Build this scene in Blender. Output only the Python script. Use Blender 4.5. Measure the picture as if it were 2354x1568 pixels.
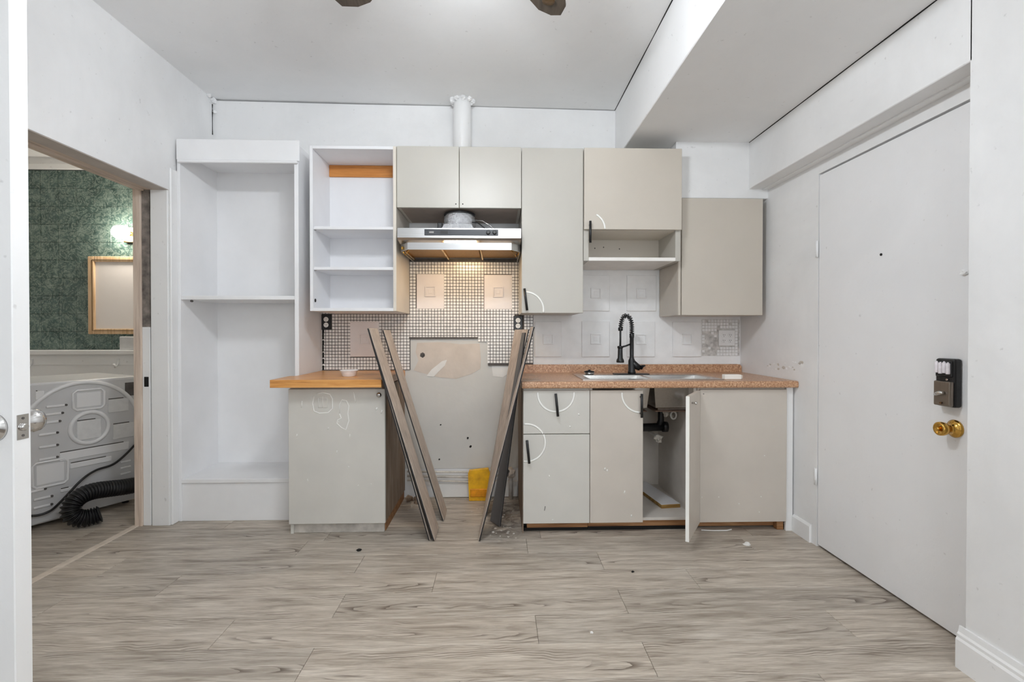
import bpy, bmesh, math, random
from mathutils import Vector, Matrix
random.seed(7)
for o in list(bpy.data.objects): bpy.data.objects.remove(o)
scene = bpy.context.scene
COL = scene.collection

# ------------------------------------------------------------------ camera, world, exposure
cam_d = bpy.data.cameras.new('camera'); cam = bpy.data.objects.new('camera', cam_d); COL.objects.link(cam)
cam_d.sensor_fit = 'HORIZONTAL'; cam_d.sensor_width = 36.0
cam_d.lens = 1100.0 * 36.0 / 2354.0
cam_d.shift_y = -8.4 / 2354.0
cam_d.clip_start = 0.05
cam.location = (0, 0, 1.163)
cam.rotation_euler = (math.radians(90 - 0.5), 0, math.radians(-1.6))
scene.camera = cam
world = bpy.data.worlds.new('world'); scene.world = world; world.use_nodes = True
world.node_tree.nodes['Background'].inputs[0].default_value = (0.9, 0.95, 1, 1)
world.node_tree.nodes['Background'].inputs[1].default_value = 0.05
vs = scene.view_settings
vs.view_transform = 'Standard'; vs.look = 'None'; vs.gamma = 1.0; vs.use_curve_mapping = False
vs.exposure = -0.12
scene.cycles.diffuse_bounces = 8; scene.cycles.max_bounces = 12
LAMP_STRENGTH = 345.0      # four bulbs of the ceiling fan
BACK_FILL_STRENGTH = 55.0  # unseen dome lamp added as fill behind the viewer
HOOD_STRENGTH = 150.0
VANITY_STRENGTH = 75.0

# fill light added behind the viewer, set in an added, unseen window
wl = bpy.data.lights.new('window_fill_light', 'AREA'); wl.shape = 'RECTANGLE'; wl.size = 1.36; wl.size_y = 1.16; wl.energy = 28.0; wl.color = (0.92, 0.97, 1.0)
wlo = bpy.data.objects.new('window_fill_light', wl); COL.objects.link(wlo); wlo.location = (0.55, -1.315, 1.50); wlo.rotation_euler = (math.radians(90), 0, 0)

# ------------------------------------------------------------------ materials
def lin(c):
    def f(v):
        v /= 255.0
        return v / 12.92 if v <= 0.04045 else ((v + 0.055) / 1.055) ** 2.4
    return (f(c[0]), f(c[1]), f(c[2]), 1.0)

class NT:
    def __init__(s, name):
        s.m = bpy.data.materials.new(name); s.m.use_nodes = True
        s.t = s.m.node_tree; s.b = s.t.nodes['Principled BSDF']
        s.tc = s.t.nodes.new('ShaderNodeTexCoord'); s.geo = s.t.nodes.new('ShaderNodeNewGeometry')
    def n(s, kind, **kw):
        nd = s.t.nodes.new(kind)
        for k, v in kw.items(): setattr(nd, k, v)
        return nd
    def l(s, a, b): s.t.links.new(a, b)
    def noise(s, vec, scale, detail=4, rough=0.55, dist=0.0):
        nd = s.n('ShaderNodeTexNoise'); nd.inputs['Scale'].default_value = scale
        nd.inputs['Detail'].default_value = detail; nd.inputs['Roughness'].default_value = rough
        nd.inputs['Distortion'].default_value = dist
        s.l(vec, nd.inputs['Vector']); return nd.outputs['Fac']
    def mapping(s, vec, scale=(1, 1, 1), loc=(0, 0, 0), rot=(0, 0, 0)):
        nd = s.n('ShaderNodeMapping'); nd.inputs['Scale'].default_value = scale
        nd.inputs['Location'].default_value = loc; nd.inputs['Rotation'].default_value = rot
        s.l(vec, nd.inputs['Vector']); return nd.outputs['Vector']
    def ramp(s, fac, stops):
        nd = s.n('ShaderNodeValToRGB'); e = nd.color_ramp.elements
        while len(e) < len(stops): e.new(0.5)
        for i, (p, c) in enumerate(stops):
            e[i].position = p; e[i].color = c if len(c) == 4 else lin(c)
        s.l(fac, nd.inputs['Fac']); return nd.outputs['Color']
    def mix(s, fac, a, b, mode='MIX'):
        nd = s.n('ShaderNodeMix', data_type='RGBA', blend_type=mode)
        for v, i in ((fac, 0), (a, 6), (b, 7)):
            if isinstance(v, (int, float)): nd.inputs[i].default_value = v
            elif isinstance(v, tuple): nd.inputs[i].default_value = v
            else: s.l(v, nd.inputs[i])
        return nd.outputs[2]
    def math(s, op, a, b=0.0):
        nd = s.n('ShaderNodeMath', operation=op)
        for v, i in ((a, 0), (b, 1)):
            if isinstance(v, (int, float)): nd.inputs[i].default_value = v
            else: s.l(v, nd.inputs[i])
        return nd.outputs[0]
    def bump(s, h, strength=0.2, dist=0.01):
        nd = s.n('ShaderNodeBump'); nd.inputs['Strength'].default_value = strength
        nd.inputs['Distance'].default_value = dist
        s.l(h, nd.inputs['Height']); s.l(nd.outputs['Normal'], s.b.inputs['Normal'])
    def set(s, color=None, rough=None, metal=None, spec=None):
        for v, k in ((color, 'Base Color'), (rough, 'Roughness'), (metal, 'Metallic'), (spec, 'Specular IOR Level')):
            if v is None: continue
            if isinstance(v, (int, float, tuple)): s.b.inputs[k].default_value = v
            else: s.l(v, s.b.inputs[k])
        return s.m

def plain(name, c, rough=0.5, metal=0.0, var=0.06, scale=9.0, bump=0.0, bscale=60.0, stretch=(1, 1, 1)):
    n = NT(name)
    v = n.mapping(n.geo.outputs['Position'], stretch)
    f = n.noise(v, scale, 5)
    a = lin(c); lo = tuple(max(0, x * (1 - var)) for x in a[:3]) + (1,); hi = tuple(min(1, x * (1 + var)) for x in a[:3]) + (1,)
    col = n.ramp(f, [(0.3, lo), (0.7, hi)])
    if bump: n.bump(n.noise(v, bscale, 3), bump, 0.004)
    return n.set(col, rough, metal)

def emit(name, c, strength):
    n = NT(name); n.set(lin(c), 0.4)
    n.b.inputs['Emission Color'].default_value = lin(c); n.b.inputs['Emission Strength'].default_value = strength
    return n.m

def wall_paint(name, c, wear=0.10, rough=0.55):
    n = NT(name); p = n.geo.outputs['Position']
    big = n.noise(p, 1.6, 6, 0.6, 0.4)
    a = lin(c); lo = tuple(x * (1 - wear) for x in a[:3]) + (1,)
    col = n.ramp(big, [(0.35, lo), (0.62, a)])
    streak = n.noise(n.mapping(p, (7, 7, 0.7)), 3.0, 5, 0.6)
    col = n.mix(n.ramp(streak, [(0.52, (0, 0, 0, 1)), (0.75, (0.22, 0.22, 0.22, 1))]), col, lo)
    spots = n.noise(p, 38, 2, 0.5)
    col = n.mix(n.ramp(spots, [(0.71, (0, 0, 0, 1)), (0.78, (0.35, 0.35, 0.35, 1))]), col, lin((176, 174, 172)))
    n.bump(n.noise(p, 26, 5, 0.6), 0.12, 0.006)
    return n.set(col, rough)

def wood_floor(name):
    n = NT(name); oi = n.n('ShaderNodeObjectInfo')
    off = n.n('ShaderNodeCombineXYZ')
    n.l(n.math('MULTIPLY', oi.outputs['Random'], 37.0), off.inputs[0]); n.l(n.math('MULTIPLY', oi.outputs['Random'], 11.3), off.inputs[1])
    add = n.n('ShaderNodeVectorMath', operation='ADD'); n.l(n.tc.outputs['Object'], add.inputs[0]); n.l(off.outputs[0], add.inputs[1])
    v = add.outputs[0]
    g1 = n.noise(n.mapping(v, (1.3, 13, 1)), 2.6, 7, 0.66, 0.5)
    g2 = n.noise(n.mapping(v, (5, 130, 1)), 2.0, 4, 0.6)
    col = n.ramp(g1, [(0.28, (134, 123, 111)), (0.43, (178, 168, 155)), (0.58, (204, 195, 182)), (0.75, (222, 214, 203))])
    col = n.mix(n.ramp(g2, [(0.35, (0.55, 0.55, 0.55, 1)), (0.58, (0, 0, 0, 1))]), col, lin((138, 124, 110)))
    # cathedral grain in patches
    sp = n.n('ShaderNodeSeparateXYZ'); n.l(v, sp.inputs[0]); so = n.n('ShaderNodeSeparateXYZ'); n.l(n.tc.outputs['Object'], so.inputs[0])
    cz = n.n('ShaderNodeCombineXYZ')
    n.l(n.math('ADD', so.outputs[1], n.math('MULTIPLY', n.noise(n.mapping(v, (3, 3, 1)), 2.0, 2), 0.05)), cz.inputs[0])
    n.l(n.math('MULTIPLY', n.math('SUBTRACT', sp.outputs[0], n.math('MULTIPLY', oi.outputs['Random'], 37.0)), 0.09), cz.inputs[1])
    w = n.n('ShaderNodeTexWave', wave_type='RINGS', rings_direction='Z', wave_profile='SAW'); w.inputs['Scale'].default_value = 26
    w.inputs['Distortion'].default_value = 1.6; w.inputs['Detail'].default_value = 3; w.inputs['Detail Scale'].default_value = 2.0
    n.l(cz.outputs[0], w.inputs['Vector'])
    patch = n.ramp(n.noise(n.mapping(v, (1.1, 7, 1)), 1.9, 2), [(0.52, (0, 0, 0, 1)), (0.62, (1, 1, 1, 1))])
    wl = n.ramp(w.outputs['Fac'], [(0.0, (1, 1, 1, 1)), (0.45, (0, 0, 0, 1))])
    col = n.mix(n.math('MULTIPLY', patch, wl), col, lin((104, 91, 80)))
    # per-plank tone
    tone = n.ramp(oi.outputs['Random'], [(0.0, (0.86, 0.86, 0.86, 1)), (1.0, (1.04, 1.03, 1.02, 1))])
    col = n.mix(1.0, col, tone, 'MULTIPLY')
    # dirt left in the empty stove bay
    p = n.geo.outputs['Position']; s2 = n.n('ShaderNodeSeparateXYZ'); n.l(p, s2.inputs[0])
    dx = n.math('ABSOLUTE', n.math('SUBTRACT', s2.outputs[0], 0.03)); dy = n.math('ABSOLUTE', n.math('SUBTRACT', s2.outputs[1], 3.05))
    q1 = n.math('MULTIPLY', dx, 5.5); q2 = n.math('MULTIPLY', dy, 2.0)
    m = n.n('ShaderNodeClamp'); n.l(n.math('SUBTRACT', 1.5, n.math('MULTIPLY', n.math('SQRT', n.math('ADD', n.math('MULTIPLY', q1, q1), n.math('MULTIPLY', q2, q2))), 1.5)), m.inputs[0]); m = m.outputs[0]
    dirt = n.ramp(n.noise(p, 14, 6, 0.7, 0.8), [(0.42, (0, 0, 0, 1)), (0.58, (0.85, 0.85, 0.85, 1))])
    col = n.mix(n.math('MULTIPLY', m, dirt), col, lin((84, 72, 63)))
    n.bump(g2, 0.12, 0.002)
    r = n.ramp(g1, [(0.2, (0.5, 0.5, 0.5, 1)), (0.8, (0.36, 0.36, 0.36, 1))])
    return n.set(col, r)

def wood(name, c1, c2, c3, axis='X', rough=0.45, scale=1.0):
    n = NT(name); oi = n.n('ShaderNodeObjectInfo')
    st = {'X': (1.5, 22, 22), 'Z': (22, 22, 1.5), 'Y': (22, 1.5, 22)}[axis]
    add = n.n('ShaderNodeVectorMath', operation='ADD'); n.l(n.geo.outputs['Position'], add.inputs[0])
    off = n.n('ShaderNodeCombineXYZ'); n.l(n.math('MULTIPLY', oi.outputs['Random'], 13.0), off.inputs[0]); n.l(n.math('MULTIPLY', oi.outputs['Random'], 7.0), off.inputs[2])
    n.l(off.outputs[0], add.inputs[1])
    g = n.noise(n.mapping(add.outputs[0], tuple(x * scale for x in st)), 2.0, 6, 0.6, 0.6)
    col = n.ramp(g, [(0.28, c1), (0.5, c2), (0.75, c3)])
    n.bump(g, 0.1, 0.002)
    return n.set(col, rough)

def laminate(name):
    n = NT(name); p = n.geo.outputs['Position']
    a = n.noise(p, 120, 4, 0.7); b = n.noise(p, 45, 3)
    col = n.ramp(a, [(0.35, (132, 92, 66)), (0.48, (190, 146, 112)), (0.6, (216, 178, 144)), (0.72, (236, 210, 182))])
    col = n.mix(n.ramp(b, [(0.4, (0, 0, 0, 1)), (0.7, (0.4, 0.4, 0.4, 1))]), col, lin((168, 118, 84)))
    return n.set(col, 0.3)

def steel(name, c=(200, 200, 200), rough=0.28, stretch=(2, 60, 60), var=0.12):
    n = NT(name); g = n.noise(n.mapping(n.geo.outputs['Position'], stretch), 3.0, 3)
    a = lin(c); col = n.ramp(g, [(0.3, tuple(x * (1 - var) for x in a[:3]) + (1,)), (0.7, a)])
    return n.set(col, rough, 1.0)

def green_tile(name):
    n = NT(name); p = n.geo.outputs['Position']
    a = n.noise(p, 5, 8, 0.72, 1.6); b = n.noise(p, 15, 6, 0.7, 3.2)
    col = n.ramp(a, [(0.3, (46, 66, 62)), (0.5, (74, 96, 90)), (0.66, (112, 130, 122))])
    vein = n.ramp(b, [(0.5, (0, 0, 0, 1)), (0.56, (0.55, 0.55, 0.55, 1)), (0.6, (0, 0, 0, 1))])
    col = n.mix(vein, col, lin((176, 190, 178)))
    return n.set(col, 0.22)

def foil(name):
    n = NT(name); p = n.geo.outputs['Position']
    g = n.noise(p, 60, 5, 0.7); n.bump(g, 0.8, 0.015)
    return n.set(n.ramp(g, [(0.3, (196, 198, 201)), (0.7, (244, 245, 247))]), 0.25, 0.75)

M = dict(
    wall=wall_paint('painted_wall_white', (240, 240, 240)),
    ceil=wall_paint('painted_ceiling_white', (241, 241, 241), 0.05, 0.6),
    trimw=wall_paint('trim_gloss_white', (241, 241, 241), 0.05, 0.35),
    door=wall_paint('door_white', (240, 240, 241), 0.05, 0.4),
    floor=wood_floor('greige_vinyl_plank'),
    slab=plain('subfloor', (110, 98, 88), 0.8),
    cab=plain('greige_cabinet_paint', (187, 183, 174), 0.36, 0, 0.03, 3),
    cab2=plain('taupe_cabinet_paint', (198, 190, 178), 0.38, 0, 0.03, 3),
    cabin=plain('cabinet_interior', (214, 206, 194), 0.5, 0, 0.05, 5),
    base=plain('grey_base_cabinet_paint', (206, 203, 196), 0.40, 0, 0.04, 4),
    base2=plain('taupe_base_cabinet_paint', (204, 196, 186), 0.40, 0, 0.04, 4),
    white=plain('white_melamine', (230, 230, 232), 0.45, 0, 0.03, 4),
    white2=plain('white_shelf_paint', (238, 238, 239), 0.5, 0, 0.04, 3),
    paint=plain('white_paint_line', (246, 245, 240), 0.6, 0, 0.02),
    rail=wood('orange_wood_rail', (176, 108, 46), (198, 130, 62), (214, 148, 78), 'X'),
    block=wood('butcher_block', (172, 108, 54), (212, 150, 82), (234, 182, 116), 'X', 0.3),
    raw=wood('raw_cabinet_side', (96, 78, 64), (140, 120, 102), (182, 166, 148), 'Z', 0.7),
    rawx=wood('raw_plinth_wood', (112, 70, 40), (158, 112, 72), (186, 146, 104), 'X', 0.7),
    frame=wood('raw_door_frame', (184, 164, 148), (212, 194, 178), (228, 214, 200), 'Z', 0.7),
    framex=wood('raw_head_frame', (172, 156, 140), (204, 188, 172), (222, 208, 194), 'Y', 0.7),
    plank=wood('loose_vinyl_plank', (150, 137, 126), (182, 168, 156), (202, 190, 178), 'Z', 0.45),
    plankback=plain('plank_black_underlay', (38, 36, 36), 0.7),
    greyback=plain('plank_grey_back', (98, 97, 98), 0.6),
    lam=laminate('brown_speckled_laminate'),
    steel=steel('brushed_steel'), steel2=steel('sink_steel', (205, 203, 200), 0.22, (30, 4, 30)),
    foil=foil('crumpled_foil'),
    chrome=steel('satin_nickel', (210, 208, 206), 0.15, (1, 1, 1), 0.03),
    brass=steel('polished_brass', (214, 168, 84), 0.16, (1, 1, 1), 0.1),
    black=plain('matte_black', (26, 26, 27), 0.35),
    rubber=plain('black_corrugated_plastic', (26, 26, 27), 0.4, 0, 0.15),
    dark=plain('dark_gap', (22, 20, 19), 0.9),
    grout=plain('dark_grout', (88, 84, 82), 0.9, 0, 0.25, 20),
    mosaic=plain('mosaic_tile_glaze', (234, 231, 227), 0.2, 0, 0.16, 55),
    tile=plain('ceramic_tile_cream', (232, 224, 220), 0.3, 0, 0.03, 10),
    ptile=plain('painted_tile_white', (240, 240, 240), 0.45, 0, 0.04, 12),
    drywall=plain('bare_drywall', (206, 204, 199), 0.8, 0, 0.05, 3.5, 0.2, 30),
    patch=plain('beige_adhesive_patch', (206, 195, 184), 0.85, 0, 0.09, 7, 0.3, 40),
    spackle=plain('white_spackle', (226, 224, 220), 0.8, 0, 0.04, 10, 0.4, 30),
    dirty=plain('dirty_white', (196, 190, 182), 0.7, 0, 0.25, 14),
    yellow=plain('orange_yellow_plastic', (244, 176, 24), 0.4, 0, 0.3, 16),
    galv=plain('grey_enamel_panel', (196, 196, 197), 0.35, 0, 0.04, 5),
    galv2=plain('raised_enamel_highlight', (222, 222, 223), 0.3, 0, 0.03, 5),  # paler than the panel: highlights on the embossing put into the colour
    label=plain('paper_label', (212, 212, 212), 0.6, 0, 0.06, 30),
    green=green_tile('green_marbled_tileboard'),
    mirror=plain('mirror_reflected_white', (236, 230, 226), 0.12, 0.0, 0.01),  # reflection of a white wall put into the glass colour
    gold=wood('light_gilt_frame', (176, 138, 96), (212, 178, 138), (232, 206, 172), 'Z', 0.4),
    fan=wood('dark_walnut_blade', (52, 42, 34), (78, 66, 54), (100, 88, 74), 'Y', 0.5),
    bronze=steel('aged_bronze', (138, 112, 84), 0.4, (8, 8, 8), 0.3),
    globe=emit('opal_globe_light', (243, 249, 255), LAMP_STRENGTH),
    dome=emit('dome_fill_light', (243, 249, 255), BACK_FILL_STRENGTH),
    hoodlamp=emit('warm_hood_lamp', (255, 220, 168), HOOD_STRENGTH),
    vanity=emit('vanity_bulb_glow', (255, 246, 232), VANITY_STRENGTH),
    lockface=steel('pewter_lock_cover', (150, 140, 130), 0.4, (40, 40, 4), 0.15),
    battery=plain('white_battery', (226, 220, 224), 0.4, 0, 0.12, 50),
    brownpipe=plain('rusty_sink_underside', (118, 92, 76), 0.5, 0.2, 0.3, 8),
    pvc=plain('dusty_pvc', (206, 200, 190), 0.5, 0, 0.2, 25),
    chip=wood('chipboard_edge', (120, 90, 40), (160, 124, 66), (188, 156, 96), 'X', 0.8),
)

# ------------------------------------------------------------------ mesh helpers
def B(): return bmesh.new()
def box(bm, x0, x1, y0, y1, z0, z1, bev=0.0, seg=1):
    r = bmesh.ops.create_cube(bm, size=1.0)
    vs_ = r['verts']
    for v in vs_:
        v.co = Vector(((x0 + x1) / 2 + v.co.x * (x1 - x0), (y0 + y1) / 2 + v.co.y * (y1 - y0), (z0 + z1) / 2 + v.co.z * (z1 - z0)))
    if bev > 0:
        es = list({e for v in vs_ for e in v.link_edges})
        bmesh.ops.bevel(bm, geom=es, offset=min(bev, 0.45 * min(x1 - x0, y1 - y0, z1 - z0)), segments=seg, affect='EDGES', profile=0.5)
    return bm
def prism(bm, poly, fn, lo, hi):
    """poly: 2-D outline, fn(a, b, t) -> 3-D point, extruded from t=lo to t=hi"""
    a = [bm.verts.new(fn(p[0], p[1], lo)) for p in poly]; b = [bm.verts.new(fn(p[0], p[1], hi)) for p in poly]
    n = len(poly)
    bm.faces.new(a); bm.faces.new(b[::-1])
    for i in range(n): bm.faces.new((a[i], b[i], b[(i + 1) % n], a[(i + 1) % n]))
    bmesh.ops.recalc_face_normals(bm, faces=bm.faces[:])
    return bm
XZ = lambda a, b, t: Vector((a, t, b))
YZ = lambda a, b, t: Vector((t, a, b))
XY = lambda a, b, t: Vector((a, b, t))
def tube(bm, pts, r, sides=10, closed=False, cap=True):
    pts = [Vector(p) for p in pts]; n = len(pts)
    rs = r if isinstance(r, (list, tuple)) else [r] * n
    rings = []; up = None
    for i, p in enumerate(pts):
        if closed: t = pts[(i + 1) % n] - pts[i - 1]
        else: t = pts[min(i + 1, n - 1)] - pts[max(i - 1, 0)]
        if t.length < 1e-9: t = Vector((0, 0, 1))
        t.normalize()
        if up is None:
            up = Vector((0, 0, 1)) if abs(t.z) < 0.9 else Vector((1, 0, 0))
        u = (up - t * up.dot(t)); u.normalize(); w = t.cross(u); up = u
        rings.append([bm.verts.new(p + (u * math.cos(2 * math.pi * k / sides) + w * math.sin(2 * math.pi * k / sides)) * rs[i]) for k in range(sides)])
    m = n if closed else n - 1
    for i in range(m):
        a, b = rings[i], rings[(i + 1) % n]
        for k in range(sides):
            f = bm.faces.new((a[k], a[(k + 1) % sides], b[(k + 1) % sides], b[k])); f.smooth = True
    if cap and not closed: bm.faces.new(rings[0][::-1]); bm.faces.new(rings[-1])
    bmesh.ops.recalc_face_normals(bm, faces=bm.faces[:])
    return bm
def lathe(bm, prof, origin, axis='Z', n=20):
    """prof: list of (r, h)"""
    o = Vector(origin); rings = []
    A = {'X': (Vector((1, 0, 0)), Vector((0, 1, 0)), Vector((0, 0, 1))), 'Y': (Vector((0, 1, 0)), Vector((0, 0, 1)), Vector((1, 0, 0))), 'Z': (Vector((0, 0, 1)), Vector((1, 0, 0)), Vector((0, 1, 0)))}[axis]
    for r, h in prof:
        rings.append([bm.verts.new(o + A[0] * h + (A[1] * math.cos(2 * math.pi * k / n) + A[2] * math.sin(2 * math.pi * k / n)) * max(r, 1e-5)) for k in range(n)])
    for a, b in zip(rings, rings[1:]):
        for k in range(n):
            f = bm.faces.new((a[k], a[(k + 1) % n], b[(k + 1) % n], b[k])); f.smooth = True
    bm.faces.new(rings[0][::-1]); bm.faces.new(rings[-1])
    bmesh.ops.recalc_face_normals(bm, faces=bm.faces[:])
    return bm
def arc(cx, cz, r, a0, a1, y, n=20):
    return [(cx + r * math.cos(math.radians(a0 + (a1 - a0) * i / n)), y, cz + r * math.sin(math.radians(a0 + (a1 - a0) * i / n))) for i in range(n + 1)]
def blob(bm, c, r, sub=1, jitter=0.35, sq=(1, 1, 1)):
    q = bmesh.ops.create_icosphere(bm, subdivisions=sub, radius=1.0)
    for v in q['verts']:
        k = 1 + random.uniform(-jitter, jitter)
        v.co = Vector((c[0] + v.co.x * r * k * sq[0], c[1] + v.co.y * r * k * sq[1], c[2] + v.co.z * r * k * sq[2]))
    return bm

ROOT = {}
def root_loc(o):
    while o.parent: o = o.parent
    return ROOT.get(o.name, Vector((0, 0, 0)))
def obj(name, bm, mat, parent=None, local=False):
    me = bpy.data.meshes.new(name)
    if parent is not None and not local:
        off = root_loc(parent)
        for v in bm.verts: v.co -= off
    bm.to_mesh(me); bm.free()
    me.materials.append(M[mat] if isinstance(mat, str) else mat)
    o = bpy.data.objects.new(name, me); COL.objects.link(o)
    if parent is not None: o.parent = parent
    return o
def thing(name, label, cat, loc=(0, 0, 0), rotz=0.0, group=None):
    o = bpy.data.objects.new(name, None); COL.objects.link(o); o.empty_display_size = 0.1
    o.location = loc; o.rotation_euler = (0, 0, rotz); o['label'] = label; o['category'] = cat
    if group: o['group'] = group
    ROOT[o.name] = Vector(loc)
    return o
def tag(o, label, cat, group=None):
    o['label'] = label; o['category'] = cat
    if group: o['group'] = group
    return o
def struct(name, bm, mat, label=None):
    o = obj(name, bm, mat); o['kind'] = 'structure'
    if label: o['label'] = label
    return o

# ------------------------------------------------------------------ dimensions of the room (metres)
XL, XR, YB = -1.985, 1.735, 3.40
ZC0, ZC1 = 2.792, 2.752           # sagging ceiling: height at left wall and at the dropped part
XBEAM, ZLOW = 0.83, 2.388
XBULK = 1.61
ceil_z = lambda x: ZC0 + (ZC1 - ZC0) * (x - XL) / (XBEAM - XL)

# ------------------------------------------------------------------ structure
floor = struct('floor', box(B(), -4.3, 1.95, -1.4, 4.45, -0.1, -0.004), 'slab', 'greige wood-look vinyl plank floor')
PW, PL = 0.184, 1.22
shared = {}
def plank_obj(x0, x1, y0, y1):
    w = round(x1 - x0, 3)
    if w < 0.02: return
    k = (w, round(y1 - y0, 3))
    if k not in shared:
        bm = box(B(), -w / 2 + 0.0006, w / 2 - 0.0006, -(y1 - y0) / 2 + 0.0004, (y1 - y0) / 2 - 0.0004, -0.004, 0.0, 0.0012)
        me = bpy.data.meshes.new('plank'); bm.to_mesh(me); bm.free(); me.materials.append(M['floor']); shared[k] = me
    o = bpy.data.objects.new('plank', shared[k]); COL.objects.link(o); o.parent = floor
    o.location = ((x0 + x1) / 2, (y0 + y1) / 2, 0)
joint = {0: -0.681, 1: 0.15, 2: -0.681, 3: -0.30, 4: -0.70, 5: -1.065, 6: 0.24, 7: -0.42, 8: -0.95}
for k in range(-7, 10):
    y0 = 1.595 + PW * k; y1 = min(y0 + PW, YB + 0.02)
    j = joint.get(k, -0.6 + 0.47 * ((k * 5) % 3))
    edges = sorted([-2.18, 1.84] + [j + PL * i for i in range(-4, 5) if -2.17 < j + PL * i < 1.83])
    for a, b in zip(edges, edges[1:]): plank_obj(a, b, y0, y1)
for k in range(2, 15):
    y0 = 1.595 + PW * k; y1 = y0 + PW
    j = -3.6 + 0.43 * ((k * 7) % 3)
    for a, b in ((-4.2, j), (j, min(j + PL, -2.2)), (j + PL, -2.2)):
        if b - a > 0.03: plank_obj(a, b, y0, y1)
st = box(B(), -2.205, -2.165, 2.03, 2.95, -0.003, 0.004, 0.002)
struct('trim_1', st, plain('threshold_strip', (206, 194, 180), 0.6, 0, 0.12, 20), 'pale bare threshold strip across the doorway')

# main ceiling follows the sag, stops just short of the back wall so the crack is a real gap
bm = B()
prism(bm, [(XL - 0.2, ceil_z(XL - 0.2)), (XBEAM + 0.05, ceil_z(XBEAM + 0.05)), (XBEAM + 0.05, 3.0), (XL - 0.2, 3.0)], XZ, -1.4, YB + 0.1)
struct('ceiling', bm, 'ceil', 'white plaster ceiling over the kitchen')
struct('ceiling_dropped', box(B(), XBEAM, 2.0, -1.4, YB + 0.1, ZLOW, 3.0, 0.004), 'ceil', 'dropped white ceiling on the right')
# back wall: drywall, leaving a hairline gap below the ceiling
bm = B()
prism(bm, [(XL - 0.2, 0), (2.0, 0), (2.0, 2.74), (XBEAM, ceil_z(XBEAM) - 0.006), (-0.25, ceil_z(-0.25) - 0.004), (-1.0, ceil_z(-1.0) - 0.010), (XL - 0.2, ceil_z(XL) - 0.008)], XZ, YB, YB + 0.1)
wall_back = struct('wall_back', bm, 'wall', 'white back wall behind the kitchen cabinets')
bm = B(); box(bm, -2.3, -0.15, -1.4, -1.3, 0, 2.9); box(bm, 1.25, 2.0, -1.4, -1.3, 0, 2.9); box(bm, -0.15, 1.25, -1.4, -1.3, 0, 0.9); box(bm, -0.15, 1.25, -1.4, -1.3, 2.1, 2.9)
struct('wall_front', bm, 'wall', 'white wall behind the viewer')
bm = B()
for (a, b, c, d_) in ((-0.15, -0.13, 0.9, 2.1), (1.23, 1.25, 0.9, 2.1), (-0.13, 1.23, 0.9, 0.92), (-0.13, 1.23, 2.08, 2.1)): box(bm, a, b, -1.385, -1.295, c, d_, 0.002)
wn = struct('added_window', bm, 'trimw', 'added white window frame around the fill light, unseen behind the viewer')  # window added to frame the fill light, never in view
obj('glazing_bar', box(B(), 0.535, 0.565, -1.375, -1.345, 0.92, 2.08, 0.002), 'trimw', wn)
for (a, b) in ((-0.13, 0.535), (0.565, 1.23)): obj('pane', box(B(), a, b, -1.364, -1.358, 0.92, 2.08), plain('daylight_toned_pane', (225, 235, 245), 0.1, 0, 0.01), wn)  # opaque panes with the daylight put into their colour
# left wall with doorway
DY0, DY1, DZ = 2.05, 2.945, 2.027
bm = B()
box(bm, -2.095, XL, -1.4, DY0, 0, 2.9); box(bm, -2.095, XL, DY1, YB + 0.1, 0, 2.9); box(bm, -2.095, XL, DY0, DY1, DZ, 2.9)
wall_left = struct('wall_left', bm, 'wall', 'white left wall with a doorway')
bm = B()
box(bm, -2.19, -2.10, -1.4, DY0, 0, 2.9); box(bm, -2.19, -2.10, DY1 + 0.02, 4.45, 0, 2.9); box(bm, -2.19, -2.10, DY0, DY1 + 0.02, DZ + 0.03, 2.9)
struct('wall_washroom_side', bm, 'wall', 'washroom face of the left wall')
# doorway linings
struct('trim_2', box(B(), -2.09, XL - 0.004, DY1 - 0.008, DY1 + 0.001, 0, DZ, 0.002), 'trimw', 'white painted far jamb of the left doorway')
o = struct('trim_3', box(B(), -2.19, -2.145, DY1 - 0.014, DY1 + 0.02, 0, DZ + 0.03, 0.002), 'frame', 'bare wooden stud edge of the doorway')
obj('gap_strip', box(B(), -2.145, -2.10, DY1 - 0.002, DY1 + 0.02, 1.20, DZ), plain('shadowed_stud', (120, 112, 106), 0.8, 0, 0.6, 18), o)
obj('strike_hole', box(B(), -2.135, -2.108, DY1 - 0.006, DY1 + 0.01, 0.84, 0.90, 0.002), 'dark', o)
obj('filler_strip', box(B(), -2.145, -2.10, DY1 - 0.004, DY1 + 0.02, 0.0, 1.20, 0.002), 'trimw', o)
o = struct('trim_4', box(B(), -2.19, -2.085, DY0, DY1, DZ - 0.002, DZ + 0.03, 0.002), 'framex', 'bare wooden head of the left doorway')
obj('head_strip', box(B(), -2.085, XL - 0.003, DY0, DY1, DZ - 0.004, DZ + 0.001), plain('dull_primer', (186, 178, 170), 0.7, 0, 0.12, 9), o)
obj('head_stop', box(B(), -2.145, -2.12, DY0, DY1 - 0.02, DZ - 0.014, DZ), 'framex', o)
struct('trim_5', box(B(), XL - 0.001, XL + 0.012, DY1 + 0.0, DY1 + 0.07, 0, 2.16, 0.004), 'trimw', 'flat white casing between doorway and bookcase')
struct('trim_6', box(B(), -2.11, -1.984, DY0 - 0.02, DY0 + 0.002, 0, DZ, 0.002), 'trimw', 'white near jamb of the left doorway')
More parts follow.
